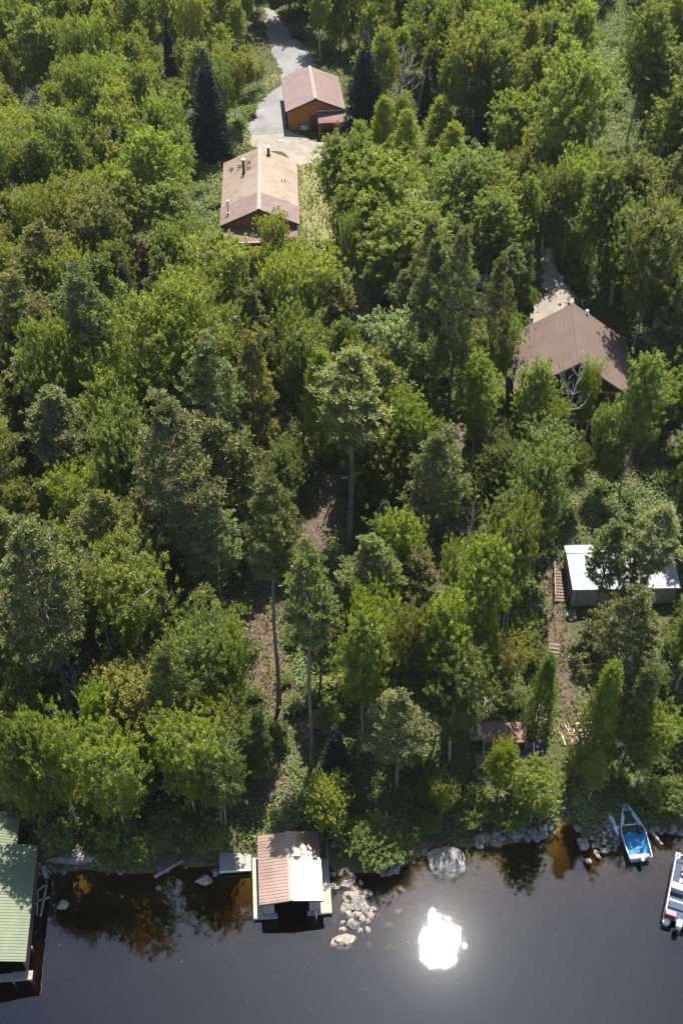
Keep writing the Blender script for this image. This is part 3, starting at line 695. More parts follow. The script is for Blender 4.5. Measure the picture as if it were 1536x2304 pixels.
for x in (-cw+.45, -1.5, 1.6, cw-.35): post(cb, x, -cl-1.8, -2.0, 2.0, .14, 'tan_side')
b = MB(); b.box(-cw+.4, cw-.3, -cl-1.84, -cl-1.78, .55, .63); b.box(-cw+.4, cw-.3, -cl-1.84, -cl-1.78, -.05, .02)
for k in range(34): b.box(-cw+.5+k*.25, -cw+.53+k*.25, -cl-1.83, -cl-1.79, 0, .6)
b.build('railing', 'tan_side', cb)
for x in (-2.4, 2.0): window(cb, x, -cl+.5, .6, 1.4, 1.2)
d = MB().box(-.45, .45, -cl+.44, -cl+.5, -.2, 1.9).build('door', 'fascia', cb); MB().box(.3, .38, -cl+.38, -cl+.438, .8, .9).build('handle', 'silver', d)
pipe(cb, 'chimney', 549, 390, cz, 1.75, .17, 'fascia'); pipe(cb, 'chimney', 604, 349, cz, 1.0, .17, 'fascia'); pipe(cb, 'chimney', 514, 480, cz, 1.5, .10, 'silver')
for px, py in ((522, 383), (540, 377), (560, 368), (560, 381), (634, 409), (641, 409)):
    p = roof_hit(cb, px, py, cz)
    b = MB()
    if px < 600: b.bar((p[0]-.35, p[1]+.28, p[2]+.14), (p[0]+.25, p[1], p[2]+.33), .1, .07); b.bar((p[0]-.35, p[1]-.28, p[2]+.14), (p[0]+.25, p[1], p[2]+.33), .1, .07); b.build('snow_guard', 'fascia', cb)
    else: b.tube([(p[0], p[1], p[2]-.1), (p[0], p[1], p[2]+.35)], .05); b.build('vent_pipe', 'fascia', cb)

# garage
ga = empty('garage', (-3.88, 149.93, 12.95), R(5.6), 'orange log sided garage with a brown metal gable roof at the end of the driveway', 'garage')
gw, gl, ze, zr = 3.95, 4.9, 2.8, 4.4
b = MB(); slope_sheet(b, -gw, ze, -.08, zr, -gl, gl, rib=.3, rh=.025); slope_sheet(b, gw, ze, .08, zr, -gl, gl, rib=.3, rh=.025); b.build('roof', 'roof_brown_dull', ga)
b = MB(); b.add([(-.24,-gl-.02,zr),(0,-gl-.02,zr+.12),(.24,-gl-.02,zr),(-.24,gl+.02,zr),(0,gl+.02,zr+.12),(.24,gl+.02,zr)], [(0,1,4,3),(1,2,5,4),(0,2,1),(3,4,5),(0,3,5,2)]); b.v = [(x, y, z+.03) for x, y, z in b.v]; b.build('ridge_cap', 'cap', ga)
b = MB(); ww = gw-.45; b.prism([(-ww, -.5), (ww, -.5), (ww, ze), (0, zr-.2), (-ww, ze)], -gl+.45, gl-.3, 'y'); b.build('wall', 'cedar_side', ga)
b = MB()
for s in (-1, 1):
    yy = -gl-.03; b.add([(s*gw,yy,ze-.24),(0,yy,zr-.24),(0,yy,zr-.04),(s*gw,yy,ze-.06),(s*gw,yy+.03,ze-.24),(0,yy+.03,zr-.24),(0,yy+.03,zr-.04),(s*gw,yy+.03,ze-.06)], [(0,1,2,3),(7,6,5,4),(0,4,5,1),(2,6,7,3),(0,3,7,4),(1,5,6,2)])
    b.box(s*gw-.02, s*gw+.02, -gl, gl, ze-.2, ze-.065)
b.build('fascia', 'fascia', ga)
d = MB().box(-.75, .25, -gl+.38, -gl+.44, -.1, 2.0).build('door', 'fascia', ga); MB().box(.05, .13, -gl+.32, -gl+.378, .85, .95).build('handle', 'silver', d)
b = MB(); slope_sheet(b, -gl-1.9, 1.95, -gl+.42, 2.45, .2, 5.2, rib=.3, along='y'); b.build('porch_roof', 'roof_matte', ga)
b = MB(); b.box(.15, 5.25, -gl+.28, -gl+.42, 2.47, 2.60); b.build('flashing', 'white_metal', ga)
b = MB(); b.box(2.4, 5.0, -gl-1.6, -gl+.2, -.6, 1.95); b.build('annex_wall', 'cedar_side', ga)
for x in (.35, 2.3): post(ga, x, -gl-1.7, -.7, 1.95, .14, 'cedar_side')
MB().box(.35, 2.35, -gl-1.75, -gl-1.65, .35, .45).build('rail', 'cedar_side', ga)
MB().box(.3, 2.35, -gl-1.75, -gl+.3, -.35, -.2).build('porch_deck', 'deck_brown', ga)
window(ga, 3.7, -gl-1.6, .5, 1.2, .8)
p = ground(684, 292); gr = empty('gas_grill', p, R(5), 'small grey covered grill by the dark door of the orange garage', 'grill')
b = MB(); b.prism([(-.32, .75), (.32, .75), (.34, .95), (.2, 1.2), (-.2, 1.2), (-.34, .95)], -.5, .5, 'x'); b.build('lid', 'rock_dark', gr, bevel=.03)
b = MB(); b.box(-.45, .45, -.28, .28, .1, .745); b.build('cabinet', 'silver', gr, bevel=.02)
b = MB(); b.box(-.85, -.51, -.22, .22, .74, .78); b.build('side_shelf', 'black', gr)

# house
ho = empty('house', (23.55, 94.6, 7.5), R(-4.2), 'large house with a brown shingle gable roof at the end of the sandy driveway', 'house')
hw, hl, ze, zr = 6.0, 5.0, 5.15, 9.4; hz = lambda u, v: zr-(zr-ze)*abs(u)/hw
b = MB()
for s in (-1, 1): slope_sheet(b, s*hw, ze, 0 if s > 0 else -.002, zr, -hl, hl, th=.16, rib=0)
b.build('roof', 'shingle', ho)
b = MB(); b.add([(-.2,-hl,zr-.10),(0,-hl,zr+.04),(.2,-hl,zr-.10),(-.2,hl,zr-.10),(0,hl,zr+.04),(.2,hl,zr-.10)], [(0,1,4,3),(1,2,5,4),(0,2,1),(3,4,5),(0,3,5,2)]); b.build('ridge_cap', 'shingle', ho)
ww = hw-.7
b = MB(); b.prism([(-ww, 2.35), (ww, 2.35), (ww, ze+.2), (0, zr-.35), (-ww, ze+.2)], -hl+1.3, hl-.5, 'y'); b.build('wall', 'brown_side', ho)
b = MB(); b.box(-ww+.003, ww-.003, -hl+1.303, hl-.503, -2, 2.349); b.build('lower_wall', 'brown_side', ho)
b = MB()
for s in (-1, 1): b.add([(s*hw,-hl-.04,ze-.42),(0,-hl-.04,zr-.40),(0,-hl-.04,zr-.02),(s*hw,-hl-.04,ze-.05),(s*hw,-hl-.001,ze-.42),(0,-hl-.001,zr-.40),(0,-hl-.001,zr-.02),(s*hw,-hl-.001,ze-.05)], [(0,1,2,3),(7,6,5,4),(0,4,5,1),(2,6,7,3),(0,3,7,4),(1,5,6,2)])
b.build('fascia', 'fascia', ho)
b = MB(); b.box(-ww, ww, -hl+1.22, -hl+1.297, 2.25, 2.6); b.box(-ww, ww, -hl+1.22, -hl+1.297, 4.75, 5.0); b.box(ww-1.0, ww-.35, -hl+1.22, -hl+1.297, 2.61, 4.74); b.box(-ww+.2, -ww+.5, -hl+1.22, -hl+1.297, 2.61, 4.74); b.build('trim', 'cream', ho)
b = MB(); b.box(-ww+.6, ww-.4, -hl-.3, -hl+1.2, 2.2, 2.38); b.build('balcony', 'deck_brown', ho)
b = MB(); b.box(-ww+.6, ww-.4, -hl-.33, -hl-.27, 3.2, 3.3); b.box(-ww+.6, ww-.4, -hl-.33, -hl-.302, 2.1, 2.5)
for k in range(40): b.box(-ww+.7+k*.25, -ww+.74+k*.25, -hl-.32, -hl-.28, 2.38, 3.2)
b.build('railing', 'cream', ho)
for x in (-ww+.8, -1.8, 1.8, ww-.6): post(ho, x, -hl-.2, -2.0, 2.2, .16, 'cream')
for x, wd in ((-3.6, 1.8), (-1.0, 1.8), (1.6, 1.8), (3.9, 1.1)): window(ho, x, -hl+1.3, 2.9, wd, 1.6)
for x in (-3.4, 0, 3.2): window(ho, x, -hl+1.3, .7, 1.5, 1.0)
pipe(ho, 'vent_pipe', 1319, 707, hz, .35, .12, 'silver')

# pale shed with steps beside it
sh = empty('shed', (25.9, 72.1, 4.0), R(1.5), 'beige ribbed metal shed with a pale metal roof dappled by pine shadows', 'shed')
b = MB(); slope_sheet(b, -2.55, 2.6, 1.55, 3.15, -4.95, 4.95, rib=.3, along='y'); slope_sheet(b, 2.75, 2.85, 1.56, 3.15, -4.95, 4.95, rib=.3, along='y'); b.build('roof', 'roof_pale', sh)
b = MB(); b.box(-4.95, 4.95, 1.45, 1.66, 3.17, 3.23); b.build('ridge_cap', 'white_metal', sh)
b = MB(); b.prism([(-2.4, -1.2), (2.5, -1.2), (2.5, 2.8), (1.5, 3.05), (-2.4, 2.53)], -4.7, 4.7, 'x'); b.build('wall', 'beige_side', sh)
b = MB(); b.box(-4.97, 4.97, -2.6, -2.555, 2.44, 2.64); b.box(-4.74, -4.66, -2.46, -2.405, -1.2, 2.4); b.build('trim', 'white_metal', sh)
window(sh, 1.5, -2.4, 1.0, 1.2, .8, frame='white_metal')
def stairs(top, bot, wid, n, label, m='deck_brown', rail=True, riser='fascia'):
    """wooden steps from a top ground point down to a bottom one"""
    A = ground(*top); B = ground(*bot); rz = math.atan2(-(A[0]-B[0]), A[1]-B[1])
    e = empty('staircase', (B[0], B[1], B[2]), rz, label, 'stairs'); L = math.hypot(A[0]-B[0], A[1]-B[1]); hh = A[2]-B[2]+.25
    for i in range(n):
        y = L*(i+.5)/n; z = .12+hh*(i+1)/n
        t = MB().box(-wid/2, wid/2, y-L/n*.42, y+L/n*.42, z-.05, z).build('step', m, e)
    b = MB()
    for s in (-1, 1): b.bar((s*(wid/2+.03), 0, -.02), (s*(wid/2+.03), L, hh-.0), .05, .26)
    b.build('stringer', riser, e)
    if rail:
        b = MB()
        for s in (-1, 1):
            for k in range(4): y = L*(.05+.9*k/3); z = .1+hh*y/L; b.bar((s*(wid/2+.1), y, z-.2), (s*(wid/2+.1), y, z+.95), .07, .07)
            b.bar((s*(wid/2+.1), 0, 1.0), (s*(wid/2+.1), L, hh+1.0), .07, .05)
        b.build('handrail', 'timber', e)
    return e
stairs((1257, 1284), (1260, 1356), .95, 11, 'long wooden steps with handrails running down beside the pale metal shed')
stairs((1246, 1452), (1243, 1482), .9, 4, 'short dark brown steps at the foot of the path below the pale shed', rail=False)
stairs((1224, 1592), (1219, 1648), 1.1, 7, 'reddish brown steps between the rusty roofed shelter and the woodpile', rail=False)

# rusty shelter, white tarp, pallet, navy boat
p = ground(1130, 1668, .6); st = empty('shelter', (p[0], p[1], tz(p[0], p[1])), R(0), 'low brown shelter with a rusty sheet roof beside the lower steps', 'shelter')
b = MB(); slope_sheet(b, -1.0, 1.95, .75, 2.35, -1.85, 1.85, rib=.25, along='y'); b.build('roof', 'rusty', st)
b = MB(); b.box(-1.8, 1.8, .55, .62, -.2, 2.25); b.box(-1.8, -1.73, -.85, .55, -.2, 1.9); b.box(1.73, 1.8, -.85, .55, -.2, 1.9); b.box(-1.8, 1.8, -.92, -.86, 1.3, 1.92); b.build('wall', 'brown_side', st)
for x in (-1.75, 0, 1.75): post(st, x, -.95, -.2, 1.9, .1, 'timber')
b = MB(); b.box(1.95, 2.35, -.9, -.82, .2, 1.5); b.build('side_boards', 'rusty', st)
MB().box(-1.72, 1.72, -.8, .5, .05, .12).build('floor', 'deck_grey', st)
p = ground(1068, 1655); tp_ = empty('water_tank', (p[0], p[1], p[2]), 0, 'white tank partly under leaves left of the rusty roofed shelter', 'tank')
MB().tube([(0, 0, .1), (0, 0, .2), (0, 0, 1.0), (0, 0, 1.12), (0, 0, 1.18)], [.5, .58, .58, .5, .2], 20).build('tank_body', 'white_metal', tp_, smooth=True)
MB().tube([(0, 0, 1.16), (0, 0, 1.26)], .16, 14).build('lid', 'black', tp_); MB().box(-.5, .5, -.5, .5, -.1, .1).build('base', 'timber', tp_)
p = ground(1088, 1716); pa = empty('wooden_pallet', (p[0], p[1], p[2]+.12), R(3), 'slatted wooden pallet lying on the ground in front of the rusty roofed shelter', 'pallet')
b = MB()
for k in range(9): b.box(-.68+k*.16, -.58+k*.16, -.7, .7, .12, .15)
b.build('slats', 'deck_y', pa)
b = MB()
for y in (-.6, 0, .6): b.box(-.7, .72, y-.05, y+.05, 0, .118)
b.build('bearers', 'timber', pa)

# ------------------------------------------------------------ boats
def hull_part(L, B, stern, depth_, inset, zlo, n=18):
    """rings from bow (y=L/2) to transom; returns MB of an open hull"""
    b = MB(); ringn = 9
    for i in range(n+1):
        t = i/n; y = L/2-L*t
        hb = max(.012, (B/2)*(min(1, t/.5)**.62 if t < .5 else 1-(1-stern)*((t-.5)/.5)**2)-inset)
        sheer = depth_*(1+.22*(1-t)**2); keel = zlo+.30*max(0, 1-t/.28)**2*depth_
        for j in range(ringn):
            a = -1+2*j/(ringn-1); x = hb*math.copysign(min(1, abs(a)*1.35)**.9, a) if abs(a) < .74 else hb*(.93+.07*(abs(a)-.74)/.26)*(1 if a > 0 else -1)
            z = keel+(sheer-keel)*(max(0, (abs(a)-.55)/.45)**.9)+.08*abs(a)
            b.v.append((x, y+(inset if i == n else (-inset*2 if i == 0 else 0)), min(z, sheer)))
    for i in range(n):
        for j in range(ringn-1): k = i*ringn+j; b.f.append((k, k+1, k+ringn+1, k+ringn))
    b.f.append(tuple(n*ringn+j for j in range(ringn))); return b
def hb_at(t, B, stern): return (B/2)*(min(1, t/.5)**.62 if t < .5 else 1-(1-stern)*((t-.5)/.5)**2)
bow = at_z(1405, 1812, .75); ste = at_z(1441, 1930, .6)
L = math.hypot(bow[0]-ste[0], bow[1]-ste[1]); rz = math.atan2(-(bow[0]-ste[0]), bow[1]-ste[1])
bb = empty('motorboat', ((bow[0]+ste[0])/2, (bow[1]+ste[1])/2, .0), rz, 'open blue motorboat with silver gunwales nosed up to the shore', 'boat'); bb.rotation_euler.x = R(1.5)
B_ = 2.0
hull_part(L, B_, .90, .72, 0, -.15).build('hull', 'silver', bb, smooth=True)
hull_part(L, B_, .90, .70, .10, .10).build('liner', 'blue_liner', bb, smooth=True)
def deck_poly(t0, t1, f, z, th, name, m, par, n=10, only=0, inner=None):
    """flat panel across the boat between stations t0 and t1"""
    out = [(t0+(t1-t0)*i/n) for i in range(n+1)]
    if only: P = [(only*(hb_at(t, B_, .9)-f), L/2-L*t) for t in out]+[(only*max(0, inner(t)), L/2-L*t) for t in reversed(out)]
    else: P = [(-(hb_at(t, B_, .9)-f), L/2-L*t) for t in out]+[((hb_at(t, B_, .9)-f), L/2-L*t) for t in reversed(out)]
    return MB().prism(P, z-th, z, 'z').build(name, m, par)
deck_poly(.05, .13, .03, .84, .03, 'bow_deck', 'blue', bb)
deck_poly(.13, .36, .12, .48, .03, 'casting_deck', 'blue', bb)
deck_poly(.36, .92, .26, .22, .03, 'floor', 'blue', bb)
deck_poly(.92, .985, .12, .55, .04, 'stern_bench', 'silver', bb)
for s in (-1, 1): deck_poly(.15, .40, .05, .74, .03, 'side_deck', 'silver', bb, only=s, inner=lambda t: hb_at(t, B_, .9)-.10-.15*math.sin(math.pi*min(1, max(0, (t-.13)/.24)))-(.1 if t > .33 else 0))
gun = [(hb_at(t, B_, .9), L/2-L*t, .72*(1+.22*(1-t)**2)) for t in [i/20 for i in range(21)]]
b = MB()
b.tube([(-x, y, z) for x, y, z in gun], .045, 6); b.tube(gun, .045, 6); b.tube([(-gun[-1][0], gun[-1][1], gun[-1][2]), gun[-1]], .045, 6); b.build('gunwale', 'silver', bb, smooth=True)
MB().bar((-.92, L/2-L*.375, .73), (.9, L/2-L*.375, .73), .07, .05).build('crossbar', 'silver', bb)
MB().bar((-.36, L/2-L*.10, .88), (.36, L/2-L*.10, .88), .03, .03).build('bow_rail', 'silver', bb)
for x, t in ((-.10, .325), (-.22, .475), (.28, .635), (.06, .835)):
    y = L/2-L*t; z = .49 if t < .4 else .23
    so_ = MB().tube([(x, y, z-.005), (x, y, z+.03)], .12, 16).build('seat_base', 'vinyl', bb)
    MB().tube([(x, y, z+.031), (x, y, z+.05)], .04, 10).build('socket', 'black', so_)
co = MB().prism([(-.10+L/2-L*.50, .22), (.22+L/2-L*.50, .22), (.22+L/2-L*.50, .78), (.05+L/2-L*.50, .82), (-.12+L/2-L*.50, .62)], .42, .90, 'x').build('console', 'black', bb, bevel=.02)
b = MB(); c0 = Vector((.45, L/2-L*.53, .74)); pts = [c0+Vector((math.cos(a)*.17, math.sin(a)*.10, math.sin(a)*.14)) for a in [2*math.pi*i/16 for i in range(17)]]; b.tube(pts, .018, 5); b.tube([c0, c0+Vector((0, .12, -.05))], .02, 5); b.build('steering_wheel', 'black', co)
mo = MB().prism([(-.16, .55), (.16, .55), (.19, .8), (.14, .98), (-.14, .98), (-.19, .8)], -L/2-.42, -L/2+.05, 'y').build('outboard_motor', 'black', bb, bevel=.05); MB().tube([(0, -L/2-.2, .6), (0, -L/2-.28, -.45)], [.09, .06], 8).build('motor_leg', 'black', mo)
MB().tube([(-1.1, L/2-L*.40, .35), (-1.1, L/2-L*.40, .75)], .09, 10).build('fender', 'white_metal', bb, smooth=True)
# canoe lying half in the bushes
p = at_z(1373, 1842, .6); ca = empty('canoe', (p[0], p[1], .55), R(14), 'overturned pale grey canoe tip poking from the bushes left of the blue boat', 'canoe')
b = MB()
for i in range(15):
    t = i/14; y = -1.6+3.2*t; r = max(.015, .24*math.sin(math.pi*t)**.8)
    for j in range(7): a = math.pi*j/6; b.v.append((r*math.cos(a), y, .06+r*1.1*math.sin(a)))
for i in range(14):
    for j in range(6): k = i*7+j; b.f.append((k, k+1, k+8, k+7))
b.build('hull', 'silver', ca, smooth=True); MB().tube([(0, -1.55, .07), (0, -.8, .30), (0, 0, .34), (0, .8, .30), (0, 1.55, .07)], .012, 5).build('keel_strip', 'rock_dark', ca)

# pontoon boat
fl = at_z(1517, 1927, .7); sl_ = at_z(1491, 2062, .7); L = math.hypot(fl[0]-sl_[0], fl[1]-sl_[1]); rz = math.atan2(-(fl[0]-sl_[0]), fl[1]-sl_[1])
Wp = 2.45; cx, cy = (fl[0]+sl_[0])/2+math.cos(rz)*Wp/2, (fl[1]+sl_[1])/2+math.sin(rz)*Wp/2
po = empty('pontoon_boat', (cx, cy, 0), rz, 'pontoon boat with white rails and red and white seats cut by the right edge', 'boat')
MB().box(-Wp/2, Wp/2, -L/2, L/2, .50, .60).build('deck', 'navy', po, bevel=.02)
for s in (-1, 1): MB().tube([(s*.9, -L/2-.35, .25), (s*.9, -L/2-.2, .25), (s*.9, L/2-.3, .25), (s*.9, L/2+.35, .42)], [.22, .30, .30, .05], 14).build('pontoon', 'silver', po, smooth=True)
b = MB(); e_ = Wp/2-.05
for x in (-e_, e_): b.tube([(x, -L/2+.3, 1.3), (x, L/2-.05, 1.3)], .035, 6); b.box(x-.012, x+.012, -L/2+.3, L/2-.1, .68, 1.22)
b.tube([(-e_, L/2-.05, 1.3), (-.45, L/2-.05, 1.3)], .035, 6); b.tube([(.45, L/2-.05, 1.3), (e_, L/2-.05, 1.3)], .035, 6)
for x in (-e_, e_):
    for k in range(6): y = -L/2+.3+k*(L-.4)/5; b.tube([(x, y, .6), (x, y, 1.3)], .025, 6)
b.tube([(-e_, L/2, .75), (-e_+.02, L/2+.35, .8), (-e_+.3, L/2+.35, .8), (-e_+.32, L/2, .75)], .04, 6); b.build('railing', 'white_metal', po)
def bench(x0, x1, y0, y1, back, m1='vinyl', m2='maroon'):
    o = MB().box(x0, x1, y0, y1, .61, .95).build('bench', m1, po, bevel=.03)
    MB().box(x0+.05, x1-.05, y0+.05, y1-.05, .952, 1.03).build('cushion', m2, o, bevel=.03)
    yb = (y1, y1+.14) if back > 0 else (y0-.14, y0)
    MB().box(x0, x1, yb[0], yb[1], .61, 1.35).build('seat_back', m1, o, bevel=.03)
bench(-.55, 1.1, .35, .95, 1); bench(-.55, 1.1, 1.45, 1.95, -1, 'maroon', 'navy'); bench(-1.12, -.35, -2.6, -2.1, -1, 'maroon', 'maroon'); bench(.3, 1.1, -2.6, -2.1, -1, 'vinyl', 'navy')
MB().box(-1.12, -.1, -.40, .12, .61, 1.38).build('console', 'vinyl', po, bevel=.05)
MB().box(-.1, 1.1, -.2, .0, 1.25, 1.34).build('canopy_bag', 'white_metal', po, bevel=.03)
MB().box(-1.1, 1.1, -1.5, -1.36, 1.22, 1.34).build('folded_canopy', 'vinyl', po, bevel=.04)
MB().tube([(-1.15, -1.4, .6), (-1.1, -1.4, 1.28)], .025, 6).build('canopy_arm', 'silver', po)
mo = MB().prism([(-.2, .6), (.2, .6), (.24, .95), (.15, 1.25), (-.15, 1.25), (-.24, .95)], -L/2-.65, -L/2-.05, 'y').build('outboard_motor', 'white_metal', po, bevel=.06)
MB().tube([(0, -L/2-.35, .7), (0, -L/2-.4, -.3)], [.11, .08], 8).build('motor_leg', 'black', mo)

# navy covered boat under the leaves by the shelter, pickup and camper by the house
p = ground(1172, 1702); nb = empty('covered_boat', (p[0], p[1], p[2]), R(86), 'small navy covered boat with a white windscreen under the leaves below the lower steps', 'boat')
hull_part(3.8, 1.6, .9, .75, 0, .1).build('hull', 'navy', nb, smooth=True)
b = MB()
for i in range(13):
    t = i/12; y = 1.85-3.7*t; hbv = max(.01, .8*(min(1, t/.5)**.62 if t < .5 else 1-.1*((t-.5)/.5)**2))
    for j in range(5): a = -1+j*.5; b.v.append((hbv*a, y, .80+.22*(1-a*a)*math.sin(math.pi*min(1, t+.1))+.1*(1-t)**2))
for i in range(12):
    for j in range(4): k = i*5+j; b.f.append((k, k+1, k+6, k+5))
b.build('cover', 'navy', nb, smooth=True); MB().prism([(-.75, 1.0), (.75, 1.0), (.62, 1.35), (-.62, 1.35)], -.95, -.85, 'y').build('windscreen', 'white_metal', nb)
def wheels(e, pts, r=.36, w=.24):
    for x, y in pts:
        t = MB().tube([(x-w/2, y, r), (x+w/2, y, r)], r, 18).build('wheel', 'black', e); MB().tube([(x-w/2-.01, y, r), (x+w/2+.01, y, r)], r*.55, 12).build('rim', 'silver', t)
p = ground(1078, 712); pk = empty('pickup_truck', (p[0], p[1], p[2]+.05), R(62), 'white pickup truck parked among the pines left of the sandy driveway', 'truck')
MB().prism([(-2.6, .45), (2.55, .45), (2.65, .75), (2.5, 1.05), (1.15, 1.12), (.6, 1.72), (-.75, 1.78), (-1.0, 1.12), (-2.6, 1.1)], -.92, .92, 'x').build('body', 'white_metal', pk, bevel=.06)
b = MB(); b.box(-.8, .8, -2.5, -1.15, 1.101, 1.13); b.build('truck_bed', 'black', pk)
b = MB(); b.prism([(.66, 1.68), (1.14, 1.16), (1.17, 1.18), (.69, 1.71)], -.78, .78, 'x'); b.build('windscreen', 'glass', pk)
for s in (-1, 1): MB().prism([(-.8, 1.2), (.95, 1.2), (.5, 1.62), (-.65, 1.66)], s*.921, s*.94, 'x').build('side_window', 'glass', pk)
wheels(pk, [(-.82, -1.7), (.82, -1.7), (-.82, 1.7), (.82, 1.7)])
for s in (-1, 1): MB().box(s*.7-.14, s*.7+.14, 2.6, 2.68, .72, .9).build('headlight', 'silver', pk)
p = ground(1062, 668); cpv = empty('camper_trailer', (p[0], p[1], p[2]+.05), R(75), 'pale grey camper trailer half hidden by pine crowns behind the white pickup', 'camper')
MB().prism([(-2.6, .5), (2.2, .5), (2.7, 1.1), (2.7, 1.7), (2.1, 2.5), (-2.2, 2.6), (-2.6, 2.2)], -1.1, 1.1, 'x').build('body', 'roof_pale', cpv, bevel=.12)
for s in (-1, 1): MB().prism([(-1.2, 1.3), (.8, 1.3), (.8, 1.95), (-1.2, 1.95)], s*1.101, s*1.12, 'x').build('side_window', 'glass', cpv)
wheels(cpv, [(-.95, 0), (.95, 0)]); MB().box(-.3, .3, -.9, -.3, 2.55, 2.8).build('roof_vent', 'white_metal', cpv)
MB().bar((0, 2.6, .5), (0, 3.6, .5), .1, .1).build('tow_bar', 'black', cpv)

# power pole and line
p = ground(1349, 575); pp = empty('utility_pole', (p[0], p[1], p[2]-.3), 0, 'thin grey utility pole between the trees right of the sandy driveway', 'pole')
hh = 6.5; MB().tube([(0, 0, 0), (0, 0, hh)], [.14, .10], 8).build('pole', 'bark_grey', pp, smooth=True)
MB().box(-.5, .5, -.05, .05, hh-.4, hh-.3).build('crossarm', 'timber', pp)
q = ground(1215, 545); tp1 = Vector((p[0], p[1], p[2]+hh-.6)); tq = Vector((q[0]-2, q[1]+3, q[2]+7.5))
tag(MB().tube([tp1.lerp(tq, k/12)-Vector((0, 0, .8*4*(k/12)*(1-k/12))) for k in range(13)], .035, 5).build('power_line', 'white_metal'), 'thin sagging power line running left from the grey utility pole', 'cable')

# ------------------------------------------------------------ rocks, logs
ROCK = []
def rock_proto(seed, flat=.7):
    rd = random.Random(seed); bm = bmesh.new(); bmesh.ops.create_icosphere(bm, subdivisions=4, radius=1)
    from mathutils import noise as mn
    ax = [(Vector((rd.uniform(-1, 1), rd.uniform(-1, 1), rd.uniform(-1, 1))).normalized(), rd.uniform(.55, .85)) for _ in range(9)]
    for v in bm.verts:
        p = v.co.copy()
        for a, d in ax:                     # cut planar facets
            k = p.dot(a)
            if k > d: p -= a*(k-d)*.75
        p *= 1+.16*mn.noise(p*1.8+Vector((seed, 0, 0)))+.08*mn.noise(p*5+Vector((0, seed, 0)))+.03*mn.noise(p*13+Vector((0, seed, 0)))
        v.co = Vector((p.x, p.y*rd.choice((1,))*.88, p.z*flat))
    me = bpy.data.meshes.new('rock'); bm.to_mesh(me); bm.free(); me.shade_smooth(); 
    try: me.set_sharp_from_angle(angle=R(28))
    except Exception: pass
    return me
RP = {}
for k, m in (('g', 'rock'), ('t', 'rock_tan'), ('d', 'rock_dark')):
    for s in range(4):
        me_ = rock_proto(s*7+len(RP)+3, (.7, .8, .6, .75)[s]); me_.materials.append(M[m]); RP[k, s] = me_
rr = random.Random(11)
def rock(px, py, wpx, kind='g', label=None, group=None, z=None, asp=.8, rz=None, nm='rock', zs=None):
    g = at_z(px, py, .15) if z is None else np.array([*ground(px, py)])
    r = wpx/27.5/2*(1.05)
    o = bpy.data.objects.new(nm, RP[kind, rr.randrange(4)]); COL.objects.link(o)
    zb = g[2] if z is not None else max(float(terr(g[0], g[1])), -r*.30)
    o.location = (g[0], g[1], zb+r*.18); o.scale = (r, r*asp*1.1, r*(zs or .95)); o.rotation_euler = (rr.uniform(-.2, .2), rr.uniform(-.2, .2), rz if rz is not None else rr.uniform(0, 6.28))
    tag(o, label, 'rock', group); return o
rock(458, 1979, 40, 't', 'smooth pale rounded boulder in the water below the grey dock', asp=.6, rz=.1, nm='boulder')
rock(484, 1960, 24, 'g', 'small grey rounded boulder at the left end of the grey dock', nm='boulder')
rock(140, 2035, 28, 't', 'lone small brown boulder in dark water beside the green boathouse', nm='boulder')
rock(775, 2114, 58, 't', 'large tan boulder at the water end of the rock line', asp=.7, rz=.3, nm='boulder', zs=.8)
rock(1008, 1938, 98, 'g', 'huge grey flat-topped boulder on the shore beside the sun glint', asp=.75, rz=.2, nm='boulder', zs=.75)
rock(1311, 1896, 36, 'g', 'pale grey boulder left of the dark rubble pile by the blue boat', nm='boulder', asp=.9)
rock(1300, 1862, 22, 'g', 'small grey boulder at the foot of the shore path', nm='boulder')
rock(1284, 1387, 34, 'g', 'rounded boulder beside the path just below the pale shed', z=1, nm='boulder', asp=1.1)
o = rock(165, 1934, 115, 'g', 'long pale rock slab on the bank between the green boathouse and the trees', z=1, nm='rock_slab', asp=.32, rz=.12, zs=.32)
LINE = [(790,1975,26,'g'),(776,1990,34,'d'),(800,2000,28,'t'),(783,2010,22,'t'),(795,2018,30,'t'),(822,2010,30,'g'),(808,2028,44,'g'),(790,2040,26,'g'),(772,2045,20,'t'),(786,2058,26,'t'),(806,2056,24,'t'),
        (822,2046,24,'g'),(834,2058,24,'t'),(796,2081,30,'d'),(772,2089,18,'t'),(770,2073,12,'t'),(750,1965,16,'g'),(757,1996,14,'g'),(748,1992,18,'g'),(765,1962,20,'d'),(812,1985,16,'t'),(780,2026,14,'t'),(828,2072,16,'g'),
 (812,2018,18,'t'),(798,2040,18,'g'),(815,2066,20,'t'),(776,2034,18,'g'),(790,2070,16,'t'),(803,2010,16,'d'),(786,1984,20,'g'),(820,2034,18,'t'),(838,2044,18,'g'),(796,2028,14,'t'),(774,2018,16,'d'),(828,2090,18,'t'),(810,2092,14,'g')]
ORDS = 'first second third fourth fifth sixth seventh eighth ninth tenth eleventh twelfth thirteenth fourteenth fifteenth sixteenth seventeenth eighteenth nineteenth twentieth twenty-first twenty-second twenty-third twenty-fourth twenty-fifth twenty-sixth twenty-seventh twenty-eighth twenty-ninth thirtieth thirty-first thirty-second thirty-third thirty-fourth thirty-fifth thirty-sixth thirty-seventh thirty-eighth'.split()
for i_, (px, py, wd, k) in enumerate(sorted(LINE, key=lambda q: q[1])): rock(px, py, wd, k, f"{'large' if wd > 29 else 'small' if wd < 19 else 'medium'} {dict(g='grey', t='tan', d='dark')[k]} stone, {ORDS[i_]} from the shore in the line by the boathouse", 'stones of the rock line beside the brown boathouse')
